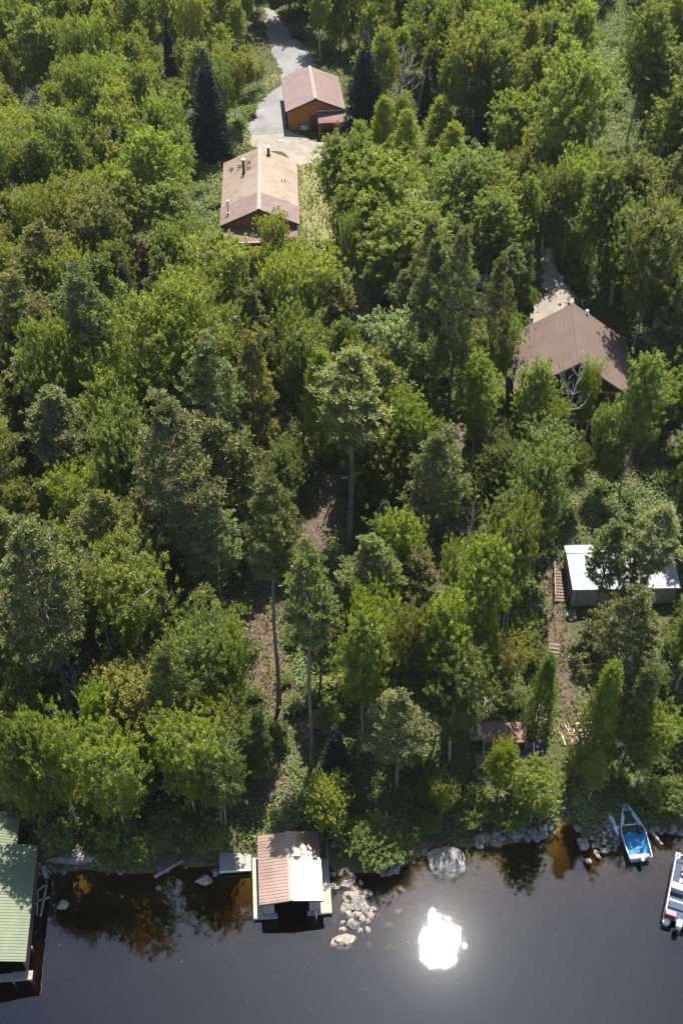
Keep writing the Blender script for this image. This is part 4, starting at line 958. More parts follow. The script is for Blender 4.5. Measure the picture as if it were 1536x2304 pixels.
for i in range(46):
    x = rr.uniform(1062, 1240); y = 1898-(x-1062)*.14+rr.uniform(-13, 8); rock(x, y, rr.uniform(11, 28), rr.choice('ddg'), 'dark stone in the rubble along the shore left of the boat landing', 'dark shore stones left of the boat landing')
for i in range(95):
    a = rr.uniform(0, 6.28); k = rr.random()**.5; o = rock(1362+math.cos(a)*k*31, 1888+math.sin(a)*k*32, rr.uniform(5, 12), rr.choice('dddg'), 'small stone in the rubble pile beside the blue boat', 'rubble stones beside the blue boat'); o.location.z += .5*(1-k)
for px, py, wd, k in ((1335,1900,16,'t'),(1339,1915,14,'t'),(1345,1924,14,'t'),(1322,1935,18,'t'),(1330,1885,12,'t')): rock(px, py, wd, k, 'small tan stone between the grey boulder and the rubble pile', 'tan stones by the grey boulder')
for i in range(16): x = rr.uniform(1440, 1535); rock(x, 1868+rr.uniform(-6, 6), rr.uniform(9, 22), rr.choice('dg'), 'low stone along the shore right of the blue boat', 'low stones right of the blue boat')
for i in range(22): x = rr.choice((rr.uniform(100, 440), rr.uniform(850, 960))); s_ = at_z(x, 1955, 0)[0]; yy = proj(s_, float(shore_y(s_)), 0)[1]; rock(x, yy+rr.uniform(-7, 4), rr.uniform(10, 26), rr.choice('ddg'), 'mossy dark stone at the water line under overhanging trees', 'dark stones under the overhanging trees')
for i in range(14):
    x = rr.uniform(740, 900); y = rr.uniform(1985, 2125); o = rock(x, y, rr.uniform(10, 26), 't', 'stone lying under the brown water beside the rock line', 'submerged stones near the rock line'); g = o.location; o.location.z = float(terr(g.x, g.y))+.1
def log(px, py, L, r, ang, m, name='log', label='', group=None, dz=0, z=None):
    g = ground(px, py) if z is None else at_z(px, py, z)
    a = Vector((math.cos(ang), math.sin(ang), 0))*L/2; b = MB(); k = 8
    b.tube([-a, -a*.3+Vector((0, 0, rr.uniform(-.03, .03))), a], [r, r*.95, r*.85], k); o = b.build(name, m, smooth=False, loc=(g[0], g[1], g[2]+r+dz)); o.rotation_euler = (rr.uniform(-.12, .12), rr.uniform(-.15, .15), 0)
    return tag(o, label, 'log', group)
for i in range(62):
    x = rr.gauss(1308, 23); y = rr.gauss(1648, 13); wht = rr.random() < .3
    log(x, y, rr.uniform(.5, 1.1) if not wht else rr.uniform(.7, 1.5), rr.uniform(.045, .085), rr.choice((1.4, 1.7, 1.9, .3, 1.2))+rr.uniform(-.2, .2), 'bark_white' if wht else 'logend', label='white barked log tossed on the heap of split firewood' if wht else 'split reddish log in the firewood heap below the path', group='white birch logs in the firewood heap' if wht else 'split logs in the firewood heap', dz=max(0, .4-abs(x-1308)/60)*rr.random())
log(1316, 1629, 1.9, .10, .15, 'bark_white', label='longest white birch log lying across the top of the woodpile')
log(380, 1955, 2.6, .16, .62, 'timber', label='weathered driftwood log slanting from the bank into the water', z=.25, dz=-.1)
log(1477, 1888, 1.2, .13, -1.0, 'bark_grey', label='short grey log end lying at the shore right of the blue boat', z=.2, dz=-.05)
log(420, 1488, 4, .14, -.9, 'bark_white', label='fallen white birch trunk in the shade left of the dirt trail', dz=.6)
bp = ground(1335, 1682); rd = random.Random(3)
be = empty('brush_pile', bp, 0, 'pile of bare grey branches beside the firewood heap', 'brush pile')
b = MB()
for i in range(42):
    a = rd.uniform(0, 6.28); p0 = Vector((rd.gauss(0, .7), rd.gauss(0, .4), rd.uniform(.05, .35))); L_ = rd.uniform(.5, 1.6); e2 = p0+Vector((math.cos(a)*L_, math.sin(a)*L_*.8, rd.uniform(-.05, .35)))
    b.tube([p0, p0.lerp(e2, .5)+Vector((0, 0, rd.uniform(0, .15))), e2], [.035, .025, .01], 4, cap=False)
b.build('branches', 'bark_grey', be)
o = MB().box(-.35, .35, -.2, .2, 0, .18).build('paving_stone', 'white_metal', loc=tuple(ground(633, 319))); tag(o, 'small white slab lying on the gravel between the cabin and the garage', 'slab')

# ------------------------------------------------------------ trees that stand out in the view: kind, tip x, tip y, foot row, crown width, label
Y_ = (1.12, 1.14, .75); D_ = (.7, .75, .8)
TREES = [
 ('pine', 793, 782, 1238, 205, 'tallest lone pine with a long bare trunk right of the shaded dirt trail', (1.1, 1.08, 1), 3),
 ('pine', 592, 1050, 1590, 150, 'tall pine whose bare dark trunk stands in the sunlit dirt clearing', None, 3),
 ('pine', 684, 1215, 1722, 150, 'slim tall pine with a very long bare trunk right of the dirt clearing', None, 3),
 ('pine', 385, 893, 1350, 215, 'broad pine with bare branch stubs left of the trail, below the big maple', None, 2),
 ('pine', 470, 1112, 1400, 130, 'pine just left of the one standing in the dirt clearing', None, 0),
 ('pine', 990, 530, 965, 110, 'tall dense pine left of the white pickup', None, 1),
 ('pine', 1045, 495, 1010, 125, 'tallest of the dense pines in front of the white pickup', None, 0),
 ('pine', 1128, 575, 930, 90, 'pine immediately right of the white pickup, in front of the sandy driveway', None, 2),
 ('pine', 985, 965, 1290, 135, 'pine with a bare trunk foot between the trail and the house', None, 0),
 ('pine', 905, 1548, 1775, 150, 'dark pine at the shore between the boathouse and the huge boulder', None, 2),
 ('pine', 835, 1205, 1480, 120, 'pine directly below the tallest lone pine', None, 1),
 ('pine', 1388, 1165, 1395, 115, 'pine whose trunk crosses the front of the pale shed roof', None, 0),
 ('pine', 1500, 1140, 1430, 140, 'pine crossing the right end of the pale shed roof', None, 3),
 ('youngpine', 1445, 1240, 1400, 75, 'small feathery pine in front of the pale shed between two taller pines', None, 0),
 ('pine', 1425, 1312, 1640, 180, 'broad bushy pine right below the pale shed', None, 2),
 ('pine', 35, 1155, 1600, 235, 'huge dark pine filling the left edge halfway down', None, 2),
 ('pine', 360, 1455, 1760, 115, 'short pine above the bright shoreline birches at left', None, 0),
 ('pine', 110, 870, 1190, 150, 'pine with dead side branches near the left edge below the rounded trees', None, 1),
 ('pine', 20, 600, 930, 150, 'pine at the left edge with a bare reddish trunk', None, 2),
 ('maple', 25, 1610, 1868, 135, 'dark maple directly behind the green boathouse', (.75, .8, .8), 0),
 ('youngpine', 555, 745, 1080, 140, 'dense dark green pine right of the big round maple', None, 0),
 ('youngpine', 560, 640, 900, 130, 'feathery pine just below the cabin porch', None, 1),
 ('youngpine', 1470, 1490, 1740, 120, 'low pine at the right edge above the moored boats', None, 1),
 ('maple', 368, 640, 1060, 250, 'big round pale green maple left of the middle', (1.15, 1.12, 1), 0),
 ('maple', 250, 905, 1230, 175, 'spreading maple below and left of the big round maple', None, 1),
 ('maple', 100, 715, 1060, 150, 'rounded maple by the left edge beside the big round maple', None, 1),
 ('maple', 735, 1758, 1858, 118, 'bright green maple overhanging the brown boathouse roof', (1.25, 1.2, .8), 0),
 ('maple', 1140, 1672, 1790, 80, 'small bright maple in front of the rusty roofed shelter', (1.35, 1.3, .8), 1),
 ('maple', 215, 1540, 1760, 110, 'vivid green young maple in the dark gap at left', (1.1, 1.35, .8), 1),
 ('birch', 280, 1230, 1540, 215, 'wide olive green birch leaning over a white trunk at left', (1.02, 1.0, .85), 0),
 ('birch', 100, 1600, 1865, 135, 'rounded yellow green birch at left nearest the green boathouse', Y_, 1),
 ('birch', 225, 1648, 1895, 165, 'large sunlit yellow green birch over the pale rock slab', Y_, 0),
 ('birch', 400, 1600, 1845, 165, 'yellow green birch top left of the dirt clearing foot', Y_, 2),
 ('birch', 480, 1665, 1850, 150, 'dark leafy birch leaning over the grey dock', D_, 1),
 ('birch', 445, 1380, 1640, 150, 'grey green birch with bare pale limbs on top', (.95, 1, 1.1), 2),
 ('birch', 520, 1420, 1620, 105, 'sunlit birch at the left rim of the dirt clearing', (1.2, 1.2, .8), 1),
 ('aspen', 820, 1375, 1690, 120, 'aspen above the thin twisting white trunk', (1.1, 1.1, .8), 0),
 ('birch', 845, 1318, 1600, 110, 'small yellow topped birch right of the slim tall pine', Y_, 1),
 ('aspen', 895, 1142, 1390, 135, 'yellow green aspen below the tallest lone pine, to its right', Y_, 5),
 ('aspen', 1012, 1330, 1640, 125, 'bright yellow topped aspen in the lower middle', (1.2, 1.22, .7), 2),
 ('aspen', 945, 1365, 1650, 110, 'green aspen left of the bright yellow topped one', None, 4),
 ('aspen', 1040, 1465, 1710, 170, 'large leafy aspen left of the rusty roofed shelter', None, 5),
 ('aspen', 1100, 1215, 1545, 140, 'yellow green aspen with a white trunk foot left of the shed path', Y_, 1),
 ('birch', 1180, 1130, 1450, 110, 'slender birch with a curved white trunk beside the shed steps', None, 1),
 ('birch', 1050, 1210, 1430, 110, 'leafy birch at the foot of the bare twiggy crown', (1, 1, 1), 0),
 ('dead', 1065, 1140, 1330, 100, 'bare pale twiggy crown left of the slender birch by the shed steps', None, 0),
 ('aspen', 1230, 1000, 1290, 130, 'dense blue green aspen just above the shed steps', (.9, 1, 1.15), 4),
 ('aspen', 1150, 1105, 1340, 105, 'grey green aspen left of the shed steps', (.9, .95, 1.1), 0),
 ('cedar', 1385, 1485, 1740, 110, 'green cedar right of the orange soil strip', (.95, 1, 1), 0),
 ('cedar', 1240, 1470, 1640, 95, 'dark cedar between the short brown steps and the lower steps', (.6, .75, .9), 1),
 ('birch', 1220, 1728, 1850, 110, 'sunlit birch thicket at the water left of the boat landing', (1.2, 1.2, .9), 0),
 ('birch', 1495, 1590, 1760, 120, 'yellow green birch at the right edge above the moored boats', Y_, 1),
 ('aspen', 1352, 1700, 1810, 55, 'narrow aspen right of the path down to the landing', None, 3),
 ('dead', 1400, 1625, 1750, 70, 'small bare white dead tree above the blue boat', None, 1),
 ('dead', 150, 1475, 1640, 80, 'hazy grey dead conifer in the shade at left', None, 1),
 ('narrowspruce', 222, 1600, 1730, 75, 'small blue green fir in front of the vivid young maple', (1.4, 1.6, 1.8), 0),
 ('rustfir', 205, 1430, 1540, 45, 'tiny rust coloured fir in the dark gap at left', None, 0),
 ('snag', 1308, 770, 1045, 120, 'white snag with bare forked limbs in front of the house gable', None, 0),
 ('birch', 1338, 800, 1000, 55, 'thin leafy birch crown entwined with the snag before the house', (1.2, 1.2, .7), 1),
 ('aspen', 1210, 808, 1060, 95, 'aspen hiding the left front corner of the house', (1.1, 1.15, .9), 2),
 ('aspen', 1470, 785, 1115, 110, 'aspen covering the right end of the house', None, 0),
 ('greyaspen', 1240, 955, 1160, 120, 'silver leaved poplar below the left front corner of the house', (1, 1.05, 1.3), 0),
 ('greyaspen', 1385, 960, 1120, 75, 'small silver leaved poplar below the house gable', (1, 1.05, 1.3), 0),
 ('greyaspen', 893, 698, 935, 160, 'silvery grey poplar with many thin stems right of the trail top', (1.15, 1.25, 2.4), 0),
 ('cedar', 720, 782, 1035, 110, 'bright yellow green cedar left of the tallest lone pine', (1.15, 1.2, .9), 0),
 ('cedar', 865, 215, 345, 75, 'leftmost bright cedar right of the garage', (1.15, 1.15, .8), 0),
 ('cedar', 915, 245, 385, 95, 'bright cedar second from the left in the row right of the garage', (1.15, 1.15, .8), 1),
 ('cedar', 992, 215, 330, 80, 'bright cedar third from the left in the row right of the garage', (1.15, 1.15, .8), 0),
 ('cedar', 1022, 272, 400, 95, 'bushiest bright cedar at the right end of the row beyond the garage', (1.2, 1.2, .7), 1),
 ('spruce', 457, 112, 352, 94, 'dark cone shaped spruce left of the driveway', (.85, .9, 1), 0),
 ('spruce', 822, 72, 305, 100, 'tall dark spruce touching the right side of the garage', (.9, .95, 1), 1),
 ('narrowspruce', 1092, 225, 345, 50, 'small grey green fir right of the cedar row', (1.3, 1.5, 1.6), 0),
 ('narrowspruce', 372, 35, 190, 36, 'thin dark fir spire near the top left of the driveway', None, 0),
 ('narrowspruce', 962, 150, 270, 40, 'narrow dark fir beside the bare grey tree', None, 0),
 ('dead', 905, 98, 255, 110, 'large bare grey tree behind the cedar row', None, 0),
 ('dead', 80, 190, 290, 90, 'bare grey branches in the far left stand', None, 0),
 ('rustfir', 318, 540, 660, 48, 'rust brown dead fir above the big round maple', None, 0),
 ('aspen', 1310, 108, 500, 180, 'largest aspen of the upper right with a tall pale trunk', (1.1, 1.12, .9), 6),
 ('aspen', 1172, 208, 400, 125, 'yellow green aspen left of the largest upper right aspen', Y_, 5),
 ('aspen', 760, 300, 540, 105, 'aspen whose crown overhangs the lawn beside the cabin', None, 0),
 ('birch', 785, 470, 690, 60, 'slender birch at the lawn edge with a dark trunk', None, 1),
 ('aspen', 870, 345, 605, 190, 'wide aspen crown in the group right of the cabin', (1.15, 1.15, .8), 5),
 ('aspen', 912, 452, 700, 190, 'wide aspen in front of the group right of the cabin', (1.1, 1.1, .85), 6),
 ('aspen', 1045, 322, 600, 165, 'blue green aspen right of the group beside the cabin', (.95, 1.05, 1.1), 4),
 ('aspen', 1110, 430, 680, 120, 'aspen between the dense pines and the sandy driveway', (.95, 1.05, 1), 2),
 ('aspen', 1188, 392, 615, 80, 'narrow aspen left of the shaded end of the sandy driveway', (1, 1.05, .9), 1),
 ('aspen', 1440, 340, 620, 140, 'tall aspen right of the utility pole', None, 0),
 ('aspen', 1415, 455, 690, 130, 'broad aspen right of the sandy driveway', (.95, 1.05, 1), 5),
 ('aspen', 1500, 445, 800, 165, 'broad aspen at the right edge beside the house', None, 6),
 ('aspen', 1500, 95, 330, 130, 'aspen at the right edge near the top', None, 1),
 ('aspen', 1470, 0, 330, 110, 'pair of tall bare stemmed aspens right of the pale fern clearing', None, 2),
 ('birch', 612, 478, 655, 75, 'pale green birch covering the cabin porch', (1.25, 1.2, 1), 1),
 ('birch', 700, 545, 800, 140, 'sunny pale green birch below the lawn', (1.35, 1.3, .9), 2),
 ('birch', 640, 570, 830, 110, 'sunny pale green birch below the cabin porch', (1.3, 1.25, 1), 0),
 ('birch', 480, 530, 760, 140, 'soft pale green birch below the fern clearing by the cabin', (1.3, 1.25, 1), 0),
 ('aspen', 195, 420, 700, 160, 'dense aspen in the stand left of the fern clearing', None, 4),
 ('aspen', 335, 280, 540, 140, 'golden green aspen over two white trunks left of the dark spruce', (1.15, 1.2, .75), 5),
 ('aspen', 370, 400, 600, 120, 'aspen just below the golden green one', (1, 1.05, .9), 1),
 ('birch', 40, 540, 690, 90, 'bright yellow green birch at the left edge', (1.25, 1.25, .65), 1),
 ('aspen', 650, 1230, 1300, 40, 'small leafy sapling in the shade of the slim pines', None, 0),
 ('birch', 1142, 700, 880, 75, 'spreading birch over the left eave of the house', (1, 1.1, .9), 2),
 ('birch', 1088, 742, 880, 80, 'sunlit birch in front of the white pickup', Y_, 0),
 ('birch', 1262, 895, 1090, 65, 'leafy birch in front of the house deck, left of the white snag', None, 2),
 ('birch', 1378, 905, 1090, 62, 'leafy birch in front of the house deck, right of the white snag', None, 0),
 ('aspen', 1090, 790, 1080, 110, 'tall leafy aspen left of the house wall', (1.05, 1.1, .8), 1),
 ('aspen', 925, 880, 1150, 110, 'aspen to the right of the tallest pine trunk', (1.1, 1.15, .8), 4),
 ('birch', 170, 1035, 1290, 130, 'yellow topped birch left of the broad stubby pine', Y_, 0),
]
MT = [t for t in TREES]
for kind, tx, ty, by, wpx, label, tint, var in MT: mtree(kind, tx, ty, by, wpx, label, tint, var=var, lean=(0, -R(8)) if (kind == 'pine' and tx in (684, 592, 793)) or tx == 1310 else (0, 0))

# ------------------------------------------------------------ the rest of the wood: fill the ground between, keeping roofs, roads and clearings in view
CLEAR = [[(560,110),(640,60),(700,120),(760,165),(770,240),(790,265),(786,300),(740,330),(735,420),(735,500),(680,505),(660,525),(505,545),(497,460),(500,365),(560,335),(550,260),(600,205),(630,180),(615,130)],
 [(690,400),(730,400),(735,470),(690,470)], [(800,640),(832,650),(835,760),(805,760)],
 [(715,1040),(765,1040),(760,1190),(700,1240),(680,1180)], [(563,1375),(642,1375),(650,1500),(700,1620),(695,1680),(600,1600),(570,1540)], [(612,1720),(655,1710),(650,1790),(610,1800)],
 [(1225,560),(1262,640),(1300,680),(1418,770),(1430,900),(1400,960),(1200,960),(1160,890),(1165,800),(1195,720)],
 [(1030,650),(1105,640),(1110,715),(1050,720)],
 [(1270,1215),(1500,1205),(1510,1300),(1400,1330),(1330,1350),(1280,1350)], [(1240,1270),(1275,1270),(1290,1480),(1225,1490),(1230,1380)],
 [(1285,1500),(1322,1500),(1325,1610),(1290,1610)], [(1060,1625),(1180,1625),(1200,1720),(1060,1725)], [(1200,1590),(1240,1590),(1240,1650),(1200,1650)], [(1265,1610),(1350,1610),(1350,1690),(1265,1690)],
 [(1270,1700),(1310,1700),(1310,1860),(1270,1860)], [(560,1868),(740,1868),(745,2060),(560,2060)], [(490,1912),(570,1912),(570,1960),(490,1960)], [(0,1905),(95,1905),(100,2060),(0,2160)],
 [(1380,1808),(1460,1808),(1460,1935),(1380,1935)], [(945,1895),(1065,1895),(1065,1980),(945,1980)], [(1060,1868),(1240,1858),(1240,1915),(1060,1915)], [(120,1920),(215,1920),(215,1950),(120,1950)],
 [(1335,0),(1435,0),(1440,330),(1355,330),(1345,150)], [(440,395),(495,380),(495,560),(450,520)], [(520,290),(560,240),(560,330),(520,330)], [(1325,1080),(1500,1055),(1536,1170),(1330,1190)]]
cpts = []
for poly in CLEAR:
    P_ = np.array(poly); xs, ys_ = np.meshgrid(np.arange(P_[:, 0].min(), P_[:, 0].max(), 9), np.arange(P_[:, 1].min(), P_[:, 1].max(), 9))
    k = in_poly(xs, ys_, poly); cpts.append(np.stack([xs[k], ys_[k]], 1))
CP = np.concatenate(cpts)
FOOT = []                                # footprints on the ground no trunk may stand in
for e, hx, hy in ((bh, 3.5, 4.2), (gb, 4.5, 8), (cb, 5.2, 10), (ga, 5.5, 7), (ho, 7, 7), (sh, 6, 3.6), (st, 2.2, 1.5), (pk, 3, 3), (cpv, 3, 3)): FOOT.append((e, hx, hy))
def blocked(X, Y):
    if any(in_poly(X, Y, WP[k]) for k in PX if k not in ('pine_floor', 'house_front')): return True
    for e, hx, hy in FOOT:
        p = local(e, (X, Y, 0))
        if abs(p[0]) < hx and abs(p[1]) < hy: return True
    return False
MAN = []
for p in PLACED:
    z = tz(p[3], p[4]); mid = []
    for f_ in (.93, .8, .66, .5) if p[0] not in ('dead', 'snag', 'rustfir') else (.93, .8, .66, .5, .35): mid.append(proj(p[3], p[4], z+p[7]*f_))
    if p[0] in ('spruce', 'cedar', 'narrowspruce'):
        for f_, sx_ in ((.45, .2), (.3, .3), (.18, .35)):
            for sg in (-1, 1): mid.append(proj(p[3]+sg*sx_*p[8], p[4], z+p[7]*f_))
    MAN.append((p[4], np.array(mid)))
def fits(X, Y, h, W):
    z = tz(X, Y); t = proj(X, Y, z+h); g = proj(X, Y, z+h*.12); k = F/depth(X, Y, z+h*.6)
    cy = (t[1]+g[1])/2; ry = (g[1]-t[1])/2+W*k*.15; rx = W*k*.52; cx = (t[0]+g[0])/2
    for my, mp in MAN:
        if my > Y and np.sum(((mp[:, 0]-cx)/rx)**2+((mp[:, 1]-cy)/ry)**2 < .95) > 1: return False
    return not np.any(((CP[:, 0]-cx)/rx)**2+((CP[:, 1]-cy)/ry)**2 < 1)
rf = random.Random(21)
pts = [(p[3], p[4], .35*p[8]+1.0) for p in PLACED]
cand = []
Yc = 49.0
while Yc < 206:
    half = 768/F*depth(0, Yc, tz(0, Yc))*1.0+5; step = 4.0
    x = -half
    while x < half:
        cand.append((x+rf.uniform(-1.6, 1.6), Yc+rf.uniform(-1.8, 1.8))); x += step
    Yc += step*.9
FILLN = 0
for X, Y in cand:
    if Y < float(shore_y(X))+1.2 or blocked(X, Y): continue
    gpx, gpy = proj(X, Y, tz(X, Y))
    if any((X-a)**2+(Y-b)**2 < r*r for a, b, r in pts): continue
    # what grows where
    u = rf.random()
    if gpy < 620:
        if gpx < 640: kind = 'aspen' if u < .36 else 'birch' if u < .60 else 'slimaspen' if u < .80 else 'greyaspen' if u < .92 else 'narrowspruce' if u < .97 else 'maple'
        else: kind = 'aspen' if u < .36 else 'birch' if u < .56 else 'slimaspen' if u < .72 else 'greyaspen' if u < .80 else 'maple' if u < .86 else 'narrowspruce' if u < .93 else 'cedar'
        h = rf.uniform(9, 17) if gpx > 640 else rf.uniform(7.5, 14)
    elif gpy < 1250:
        kind = 'pine' if u < .22 else 'maple' if u < .34 else 'slimaspen' if u < .46 else 'birch' if u < .66 else 'aspen' if u < .86 else 'youngpine' if u < .93 else 'spruce'
        h = rf.uniform(11, 17)
        if kind == 'pine': h = rf.uniform(17, 23)
    else:
        kind = 'pine' if u < .15 else 'maple' if u < .32 else 'birch' if u < .58 else 'aspen' if u < .80 else 'youngpine' if u < .90 else 'spruce'
        h = rf.uniform(8, 14)
        if kind == 'pine': h = rf.uniform(14, 19)
        if Y < float(shore_y(X))+6: h = rf.uniform(4, 6.5); kind = rf.choice(('birch', 'maple', 'aspen', 'birch'))
    ok = False
    for s in (1, .75, .55, .4, .28):
        hh_ = h*s; W = {'aspen': .31, 'slimaspen': .34, 'greyaspen': .34, 'birch': .39, 'maple': .56, 'pine': .29, 'youngpine': .46, 'spruce': .42, 'narrowspruce': .24, 'cedar': .45}[kind]*hh_*rf.uniform(.88, 1.15)
        W = max(W, 2.6 if kind != 'narrowspruce' else 1.6)
        if hh_ < 3.4: kind2 = 'shrub'; hh_ = rf.uniform(1.5, 2.8); W = rf.uniform(2.2, 3.4)
        else: kind2 = kind if not (kind == 'pine' and hh_ < 11) else 'youngpine'
        if fits(X, Y, hh_, W): ok = True; break
    if not ok: continue
    far = gpy < 620
    t_ = tintv(1.08 if far else .95, .06 if rf.random() < .4 else -.03)
    if kind2 in ('aspen', 'birch') and rf.random() < .22: t_ = (t_[0]*1.08, t_[1]*1.08, t_[2]*.8)
    plant(kind2, X, Y, hh_, W, t_); pts.append((X, Y, .24*W+.9)); FILLN += 1
# bushes leaning out over the water line
NSH = 0
for x0, x1 in ((95, 490), (755, 960), (1060, 1262), (1325, 1370), (1458, 1545)):
    x = x0
    while x < x1:
        gx_ = at_z(x, 1930, 0)[0]; Ys = float(shore_y(gx_)); Y = Ys+rf.uniform(.5, 2.2); h = rf.uniform(1.8, 4.2); W = rf.uniform(2.6, 4.2)
        if 150 < x < 215 or 940 < x < 1050: h *= .6; Y += 2.0; W *= .8
        if not blocked(gx_, Y) and fits(gx_, Y, h*.85, W*.8): plant('shrub', gx_, Y, h, W, tintv(.95, .03)); pts.append((gx_, Y, 1.6)); NSH += 1
        x += rf.uniform(18, 34)
# shrubs in the gaps and along the clearings
for i in range(1500):
    if NSH >= 268: break
    Y = 49+rf.random()**1.25*140; half = 768/F*depth(0, Y, tz(0, Y))+4; X = rf.uniform(-half, half)
    if Y < float(shore_y(X))+.4 or blocked(X, Y): continue
    h = rf.uniform(1.0, 2.8); W = rf.uniform(1.8, 3.4)
    gpx, gpy = proj(X, Y, tz(X, Y))
    edge = any(in_poly(X+dx, Y+dy, WP[k]) for k in ('trail_low', 'trail_mid', 'shed_path', 'house_front', 'verge', 'lawn', 'house_drive') for dx, dy in ((3, 0), (-3, 0), (0, 3), (0, -3))) or Y < float(shore_y(X))+2.5
    if any((X-a)**2+(Y-b)**2 < (r*(.45 if edge else .9))**2 for a, b, r in pts): continue
    if not fits(X, Y, h, W): continue
    NSH += 1; plant('shrub', X, Y, h, W, tintv(1.05 if edge else .9, .03)); pts.append((X, Y, 1.2))
for px, py in ((455,430),(478,470),(446,520),(480,545),(530,300),(565,255),(1375,90),(1400,170),(1380,250),(1410,290),(1350,1110),(1420,1130),(1480,1100),(1500,1160),(556,1470),(572,1560),(648,1440),(640,1530),(655,1600),(690,1250),(765,1110)):
    g = ground(px+rf.uniform(-12, 12), py+rf.uniform(-12, 12)); plant('shrub', g[0], g[1], rf.uniform(.9, 1.8), rf.uniform(1.6, 2.8), tintv(1.15, .05))
print('TREES', len(PLACED), 'fill', FILLN)
from collections import Counter
print(Counter(p[0] for p in PLACED))

# labels for the trees of the wood: nearest landmark, side, and order from the left
LM = [((705,225),'the orange garage'),((585,420),'the cabin'),((1290,790),'the house'),((1390,1270),'the pale shed'),((655,1900),'the brown boathouse'),((40,1900),'the green boathouse'),((455,240),'the dark cone shaped spruce'),
      ((793,950),'the tallest lone pine'),((600,1450),'the dirt clearing'),((1308,1640),'the firewood heap'),((1010,1880),'the huge shore boulder'),((1420,1840),'the blue boat'),((1385,200),'the pale fern clearing'),
      ((368,780),'the big round maple'),((50,1300),'the huge dark pine of the left edge'),((280,1330),'the wide olive green birch'),((905,170),'the large bare grey tree'),((1240,620),'the sandy driveway'),((1045,650),'the white pickup'),
      ((905,520),'the wide aspens right of the cabin'),((215,1640),'the vivid young maple'),((1040,1560),'the large leafy aspen'),((893,800),'the silvery grey poplar'),((60,60),'the top left corner'),((1500,60),'the top right corner'),((1460,1000),'the right end of the house')]
grp = {}
for p in PLACED:
    kind, e, c = p[0], p[1], p[2]
    if p[5]: e['label'] = p[5]; continue
    d = [(math.hypot(c[0]-a, (c[1]-b)), a, b, n) for (a, b), n in LM]; dd, a, b, n = min(d)
    dx, dy = c[0]-a, c[1]-b
    side = ('left of' if dx < 0 else 'right of') if abs(dx) > abs(dy)*1.8 else ('above' if dy < 0 else 'below') if abs(dy) > abs(dx)*1.8 else ('above and left of' if dy < 0 else 'below and left of') if dx < 0 else ('above and right of' if dy < 0 else 'below and right of')
    grp.setdefault((kind, side+' '+n), []).append((c[0], p))
ORD = ['first', 'second', 'third', 'fourth', 'fifth', 'sixth', 'seventh', 'eighth', 'ninth', 'tenth', 'eleventh', 'twelfth', 'thirteenth', 'fourteenth', 'fifteenth', 'sixteenth', 'seventeenth', 'eighteenth', 'nineteenth', 'twentieth']+['twenty-'+w_ for w_ in ('first', 'second', 'third', 'fourth', 'fifth', 'sixth', 'seventh', 'eighth', 'ninth')]+['thirtieth']
for (kind, ph), L_ in grp.items():
    L_.sort(key=lambda q: q[0]); nm = KN[kind][1]; grpn = {'shrub': 'low shrubs of the wood'}.get(kind, 'trees of the lakeside wood')
    sizes = sorted(q[1][7] for q in L_)
    for i, (_, p) in enumerate(L_):
        e = p[1]; big = 'tall' if p[7] > 12 else 'small' if p[7] < 6 else 'mid-sized'
        if kind == 'shrub': big = 'low'
        e['group'] = grpn
        if len(L_) == 1: e['label'] = f'{big} {nm} standing {ph}'
        else:
            e['label'] = f'{big} {nm}, {ORD[min(i, 29)]} {nm.split()[-1]} from the left, {ph}'
            if len(e['label'].split()) > 16: e['label'] = f'{ORD[min(i, 29)]} {nm} from the left, {ph}'
            if len(e['label'].split()) > 16: e['label'] = f'{ORD[min(i, 29)]} {nm} from left {ph}'
        if len(e['label'].split()) > 16: e['label'] = e['label'].replace('yellow green ', '').replace('rust brown ', '').replace('of the left edge', 'at left').replace('the huge dark', 'the dark')

# ------------------------------------------------------------ undergrowth, ferns, grass
rng = np.random.default_rng(5)
def scatter(n, ylo, yhi, polys=None, avoid=True):
    Y = ylo+(yhi-ylo)*rng.random(n); half = 768/F*(Y*cp+(H-8)*sp)+5; X = rng.uniform(-1, 1, n)*half
    k = Y > shore_y(X)+.15
    for nme in ('drive', 'gravel2', 'house_drive'):
        if avoid: k &= ~in_poly(X, Y, WP[nme])
    for e, hx, hy in FOOT:
        r = -e.rotation_euler.z; dx, dy = X-e.location.x, Y-e.location.y; u = math.cos(r)*dx-math.sin(r)*dy; v = math.sin(r)*dx+math.cos(r)*dy
        k &= ~((abs(u) < hx*.75) & (abs(v) < hy*.75))
    if polys is not None:
        kk = np.zeros(n, bool)
        for q_ in polys: kk |= in_poly(X, Y, q_)
        k &= kk
    return X[k], Y[k]
def tufts(name, X, Y, hgt, nl, size, m, label, spread=.3):
    Z = terr(X, Y); n = len(X); hg = rng.uniform(.3, 1, n)*hgt
    C = np.stack([X, Y, Z], 1).repeat(nl, 0); C += rng.normal(size=C.shape)*np.array([spread, spread, 0]); C[:, 2] += rng.uniform(.1, 1, len(C))*hg.repeat(nl)
    nn = np.array([0, 0, 1.])+rng.normal(size=C.shape)*.55
    V = leaves(C, nn, size, rng); tone = (rng.random(n)*.6).repeat(nl)+rng.random(len(C))*.4
    o = bpy.data.objects.new(name, fast_mesh(name, V, m, tone)); COL.objects.link(o); tag(o, label, 'ground cover', kind='stuff'); return o
bare = ('trail_top', 'trail_mid', 'trail_low', 'shed_path', 'lawn', 'pine_floor')
X, Y = scatter(42000, 47, 215)
den = .5+.5*np.sin(X*.9+np.sin(Y*.5)*2)*np.sin(Y*.8+1.3)
k = rng.random(len(X)) < .25+.75*den
onb = np.zeros(len(X), bool)
for nme in bare: onb |= in_poly(X, Y, WP[nme])
k &= ~onb | (rng.random(len(X)) < .20)
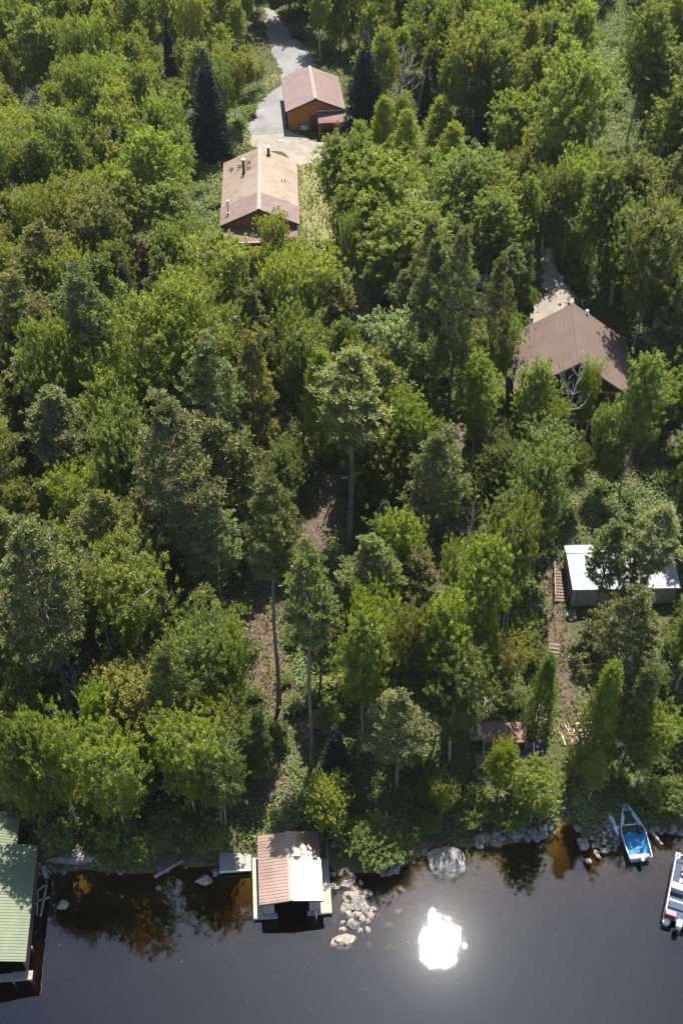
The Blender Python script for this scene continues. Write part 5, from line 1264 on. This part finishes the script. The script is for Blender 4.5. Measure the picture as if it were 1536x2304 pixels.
tufts('undergrowth', X[k], Y[k], .55, 12, .24, 'shrub', 'leafy green undergrowth on the forest floor')
FERN = [wpoly(q_) for q_ in ([(430,385),(500,370),(498,600),(440,620),(400,560),(430,480)], [(470,330),(540,250),(600,195),(560,300),(560,340),(505,360)], [(1330,-10),(1440,-10),(1440,350),(1350,350),(1320,60)], [(1060,230),(1110,230),(1110,300),(1060,300)], [(1330,1080),(1536,1050),(1536,1180),(1320,1200)], [(570,1830),(700,1780),(700,1870),(560,1900)], [(655,1460),(710,1460),(720,1600),(670,1540)], [(750,1200),(790,1200),(780,1270),(700,1290)], [(1280,1780),(1330,1780),(1340,1870),(1300,1870)], [(520,590),(700,590),(700,650),(520,650)])]
X, Y = scatter(150000, 47, 225, FERN)
kf = np.sin(X*1.7+np.sin(Y*1.1)*2)*np.sin(Y*1.5+1)+rng.normal(size=len(X))*.35 > -.15; X, Y = X[kf], Y[kf]
tufts('ferns', X[:17000], Y[:17000], 1.3, 16, .22, 'fern', 'pale green ferns and brush filling the sunlit clearings', .28)
X, Y = scatter(260000, 47, 215, [WP[k_] for k_ in ('lawn', 'verge', 'trail_low', 'house_front', 'shed_path')])
j = (rng.random(len(X)) < .35+.65*(np.sin(X*1.3)*np.sin(Y*.9) > .1))
X, Y = X[j][:26000], Y[j][:26000]
base = np.stack([X, Y, terr(X, Y)], 1); dd = unit(rng.normal(size=base.shape)*.5+np.array([0, 0, 1.]))
V = needles(base, dd, rng, 5, .22, .05, .8)
o = bpy.data.objects.new('grass', fast_mesh('grass', V, 'grass', rng.random(len(V)))); COL.objects.link(o); tag(o, 'dry yellow green grass on the lawn and trail edges', 'grass', kind='stuff')
fx = rng.uniform(-28, 28, 90); fy = rng.uniform(34, 46, 90); C_ = np.stack([fx, fy, np.full(90, .012)], 1)
o = bpy.data.objects.new('floating_leaves', fast_mesh('floating_leaves', leaves(C_, np.tile([0, 0, 1.], (90, 1)), .09, rng), 'fern', rng.random(90))); COL.objects.link(o); tag(o, 'tiny pale leaves and pollen specks floating on the lake', 'leaves', kind='stuff')
for o in list(bpy.data.objects):
    if o.type == 'EMPTY' and not o.children: print('empty without parts', o.name)

# ------------------------------------------------------------ summer haze: one even box of air round everything
hb_ = MB().box(-420, 420, -260, 900, -12, 92)
m_ = bpy.data.materials.new('air'); m_.use_nodes = True; m_.node_tree.nodes.clear()
vo = N(m_.node_tree, 'ShaderNodeVolumePrincipled'); vo.inputs['Color'].default_value = (.92, .96, 1, 1); vo.inputs['Density'].default_value = .00006; vo.inputs['Anisotropy'].default_value = .2
m_.node_tree.links.new(vo.outputs[0], N(m_.node_tree, 'ShaderNodeOutputMaterial').inputs['Volume'])
tag(hb_.build('haze', m_), kind='stuff')
